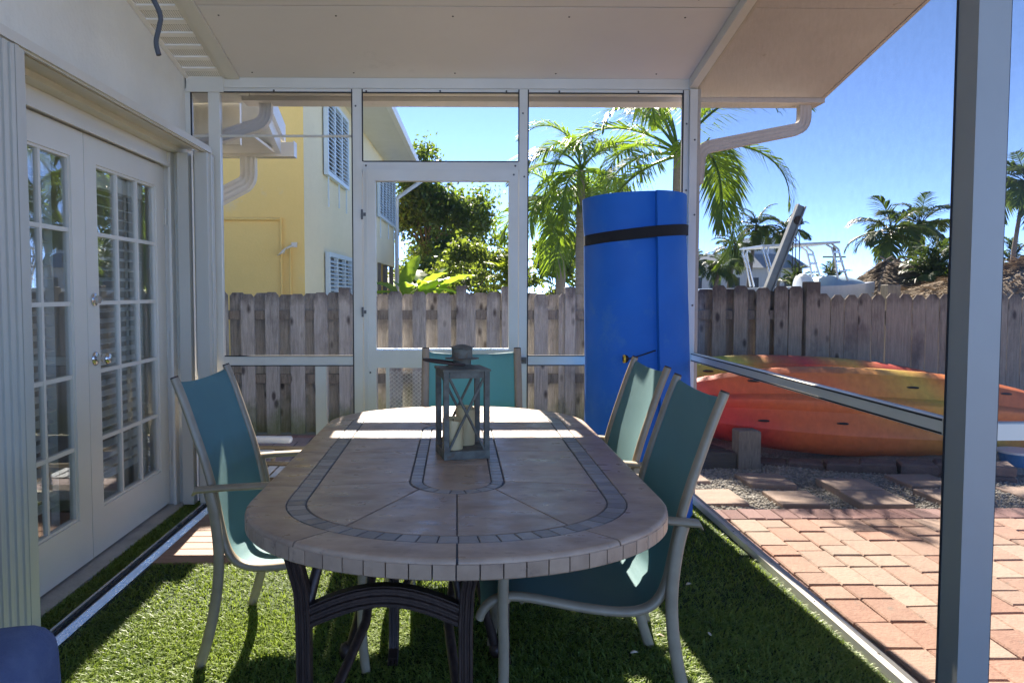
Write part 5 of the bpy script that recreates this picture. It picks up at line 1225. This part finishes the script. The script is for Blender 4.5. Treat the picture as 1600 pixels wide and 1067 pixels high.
for k,(az,e0,dr_,L_,W,dx) in enumerate(((1.0,1.25,.5,.95,.17,-.02),(.15,.85,1.2,.9,.16,.05),(2.6,.9,1.2,.8,.15,-.08),(-.25,.55,1.0,.95,.15,.12),(-1.2,.9,1.3,.8,.16,.0),(3.4,.6,1.4,.8,.14,0),(-.7,1.0,.9,.85,.15,.25),(.6,1.15,.7,.8,.15,.35),(.3,.75,.8,1.0,.19,.2),(2.2,1.05,.9,.95,.18,.45),(-.4,.95,1.0,.9,.18,.55),(1.9,.8,1.1,.9,.17,.1),(-1.5,.8,1.0,.9,.18,.4))):
    lb = banana_leaf(az,e0,dr_,L_,W); lb.v = [(p[0]-.93+dx,p[1]+13.5,p[2]+1.15) for p in lb.v]; build('leaf', lb, m_banana, ban, smooth=60, fix=False)

# ================================================================== FAR SHORE
gh = thing('cottage', (-1.0,32,gz), 'low cottage with pale green metal roof glimpsed behind the banana leaves', 'house')
build('wall', MB().box(-3.2,.4,32,36,gz,1.5), m_timber, gh); b = MB(); b.hexa([(-3.5,31.5,1.50),(.7,31.5,1.50),(.7,36.5,1.50),(-3.5,36.5,1.50),(-3.1,33.9,2.25),(.3,33.9,2.25),(.3,34.1,2.25),(-3.1,34.1,2.25)]); build('roof', b, m_green_roof, gh)
wb = thing('waterfront_house', (15,40,gz), 'long white waterfront building with blue grey roof beyond the boat', 'house')
build('wall', MB().box(12.0,18.2,40,46,gz,2.55), m_white_paint, wb); build('roof', MB().hexa([(11.7,39.6,2.55),(18.5,39.6,2.55),(18.5,46.4,2.55),(11.7,46.4,2.55),(12.2,41.2,3.35),(18.0,41.2,3.35),(18.0,45,3.35),(12.2,45,3.35)]), m_roofmetal, wb)
build('upper_wall', MB().box(16.0,18.1,41.5,44,3.0,4.1), m_white_paint, wb); build('upper_roof', MB().box(15.9,18.2,41.4,44.1,4.1,4.25), m_white_paint, wb)
for x in (12.6,13.6,14.6,15.6,16.6,17.5): w_ = build('window', MB().box(x-.32,x+.32,39.96,40.0,1.35,2.1), m_white_paint, wb); build('pane', MB().box(x-.27,x+.27,39.95,39.962,1.40,2.05), m_dark_in, w_)
boat = thing('motor_boat', (9.0,20,gz), 'white motor boat with a metal canopy frame and pale blue cover', 'boat')
def bsec(x, w, z0, z1): return [(x,20-w,z1),(x,20-w*.9,(z0+z1)/2),(x,20,z0),(x,20+w*.9,(z0+z1)/2),(x,20+w,z1)]
build('hull', MB().loft([bsec(6.6,1.0,.35,1.38),bsec(8.0,1.05,.3,1.40),bsec(9.6,1.0,.35,1.45),bsec(10.4,.6,.6,1.50),bsec(11.0,.05,1.2,1.56)]), m_gel, boat, smooth=50)
rings = []
for x,h,w in ((9.25,.02,.95),(9.4,.22,.95),(9.7,.29,.93),(10.1,.27,.72),(10.5,.18,.5),(10.75,.05,.28)): rings.append([(x,20+w*math.cos(t),1.44+h*math.sin(t)) for t in np.linspace(0,math.pi,9)])
build('bow_cover', MB().loft(rings), m_tarp, boat, smooth=60)
rings = [[(8.92+dx,20+.30*s_*math.cos(t),1.40+h*math.sin(t)) for t in np.linspace(0,math.pi,9)] for dx,h,s_ in ((0,.05,.6),(.05,.32,1),(.22,.40,1),(.38,.30,.9),(.46,.05,.6))]
build('console', MB().loft(rings), m_gel, boat, smooth=60)
def bp(p, y): return ((p-714)*20/1190, 1.28+(457-y)*20/1190)
x0,z0_ = bp(1172,386); x1,z1_ = bp(1290,382)
build('canopy', MB().hexa([(x0,19.2,z0_-.05),(x1,19.2,z1_-.02),(x1,20.8,z1_-.02),(x0,20.8,z0_-.05),(x0,19.2,z0_),(x1,19.2,z1_+.03),(x1,20.8,z1_+.03),(x0,20.8,z0_)]), m_gel, boat)
for yy in (19.3,20.7):
    for P in (((1178,388),(1176,396),(1184,420),(1190,448)),((1184,388),(1182,400),(1190,425),(1196,448)),((1272,385),(1280,390),(1286,410),(1292,445)),((1280,384),(1290,392),(1297,415),(1306,440))):
        build('canopy_leg', MB().tube([(bp(*q)[0],yy,bp(*q)[1]) for q in P],.028,8), m_tube, boat, smooth=60)
    for q in ((1283,396),(1288,410),(1292,424)): a = bp(*q); build('rung', MB().tube([(a[0],yy,a[1]),(a[0]+.16,yy,a[1]-.01)],.03,6), m_tube, boat)
# boat davit
dv_ = thing('boat_davit', (7.4,17.6,gz), 'grey slanted boat lift crane beam with hanging cables', 'crane')
def dp(p, y, Z=17.6): return Vector(((p-714)*Z/1190, Z, 1.28+(457-y)*Z/1190))
p0, p1 = dp(1204,448), dp(1251,322)
d_ = (p1-p0).normalized(); nrm = Vector((d_.z,0,-d_.x))
b = MB()
for s_ in (-1,1): b.beam(p0+nrm*s_*.085-d_*.9, p1+nrm*s_*.085, .16, .03, up=nrm)
b.beam(p0-d_*.9, p1, .03, .14, up=nrm); build('beam', b, m_aluraw if False else M('weathered_beam', (.33,.34,.34),(.24,.25,.25), rough=.6, metal=.2, scale=3), dv_)
build('base_post', MB().tube([dp(1198,455),Vector((dp(1198,455).x,17.6,gz))],.11,10), m_timber, dv_)
for px_ in (1239,1244,1250): build('cable', MB().tube([dp(px_,346),dp(px_,425)],.012,5), m_cable, dv_)
build('pulley', MB().tube([dp(1246,345)+Vector((0,-.06,0)),dp(1246,345)+Vector((0,.06,0))],.10,12), m_rust, dv_)
# thatched huts
def hut(x0, x1, rx0, rx1_, yb, yf, ridge, eave, lab, seed):
    rg = np.random.default_rng(seed); ym = (yb+yf)/2
    rt_ = thing('thatched_hut', ((x0+x1)/2,ym,gz), lab, 'hut', 'thatched huts by the canal')
    c = [Vector((x0,yf,eave)),Vector((x1,yf,eave)),Vector((x1,yb,eave)),Vector((x0,yb,eave))]; r0, r1 = Vector((rx0,ym,ridge)), Vector((rx1_,ym,ridge))
    quads = [(c[0],c[1],r1,r0),(c[2],c[3],r0,r1),(c[3],c[0],r0,r0),(c[1],c[2],r1,r1)]
    b = MB()
    for q in quads: b.add(q,[(0,1,2,3)])
    build('roof', b, m_thatch, rt_, fix=False)
    V = []; F = []
    for q in quads:
        n = 2600
        u = rg.uniform(0,1,n); v = rg.uniform(0,1,n)**.8
        A,B,C,D = [np.array(t) for t in q]
        P = (A[None]*(1-u)[:,None]+B[None]*u[:,None])*(1-v)[:,None]+(D[None]*(1-u)[:,None]+C[None]*u[:,None])*v[:,None]
        nr = np.cross(B-A, D-A); nr = nr/np.linalg.norm(nr)
        if nr[2] < 0: nr = -nr
        down = ((A+B)/2-(C+D)/2); down /= np.linalg.norm(down); al = np.cross(nr,down)
        dd = down[None]+rg.normal(0,.22,(n,3)); dd /= np.linalg.norm(dd,axis=1)[:,None]
        L_ = rg.uniform(.15,.36,n)[:,None]; w = rg.uniform(.012,.03,n)[:,None]
        s0 = P+nr*rg.uniform(.0,.03,n)[:,None]; e0_ = s0+dd*L_+nr*rg.uniform(.0,.10,n)[:,None]
        base_ = len(V)*0
        q_ = np.stack([s0-al*w, s0+al*w, e0_+al*w*.6, e0_-al*w*.6],1)
        V.append(q_.reshape(-1,3))
    V = np.concatenate(V); F = np.arange(len(V)).reshape(-1,4)
    o = arr_mesh('thatch', V, None, F, m_thatch, None, kind='stuff'); o.parent = rt_; o.location = -ORG[rt_.name]
    k = 0; x = rx0
    while x <= rx1_+.01:
        for s_ in (-1,1): build('ridge_pole', MB().tube([(x-.16*s_,ym+.22*s_,ridge-.10),(x+.10*s_,ym-.14*s_,ridge+.15)],.028,6), m_timber, rt_)
        x += .30
    for x in (x0+.5,x1-.5):
        for y in (yf+.3,yb-.3): build('post', MB().tube([(x,y,gz),(x,y,eave+.15)],.08,8), m_timber, rt_)
hut(11.3,15.3,12.45,13.7,23.5,20.5,2.16,1.05,'grey thatched hut left of the palm clump with crossed ridge poles',21)
hut(9.7,17.0,13.0,15.6,18.5,14.5,2.13,1.02,'larger brown thatched hut at the right edge with its near slope sunlit',22)
pl_ = tag(build('dock_pile', MB().cbox((1387-714)*9/1190,(1405-714)*9/1190+.02,8.95,9.1,gz,1.37,.008), m_timber), 'square wooden pile top just behind the fence before the hut', 'post')
up_ = thing('utility_pole', (27.5,60,gz), 'distant utility pole with a crossbar above the palm clump', 'pole')
xu = (1305-714)*60/1190; build('pole', MB().tube([(xu,60,gz),(xu,60,1.28+(457-385)*60/1190)],.14,6), m_timber, up_); build('crossbar', MB().box(xu-.9,xu+.9,59.95,60.05,4.0,4.12), m_timber, up_)
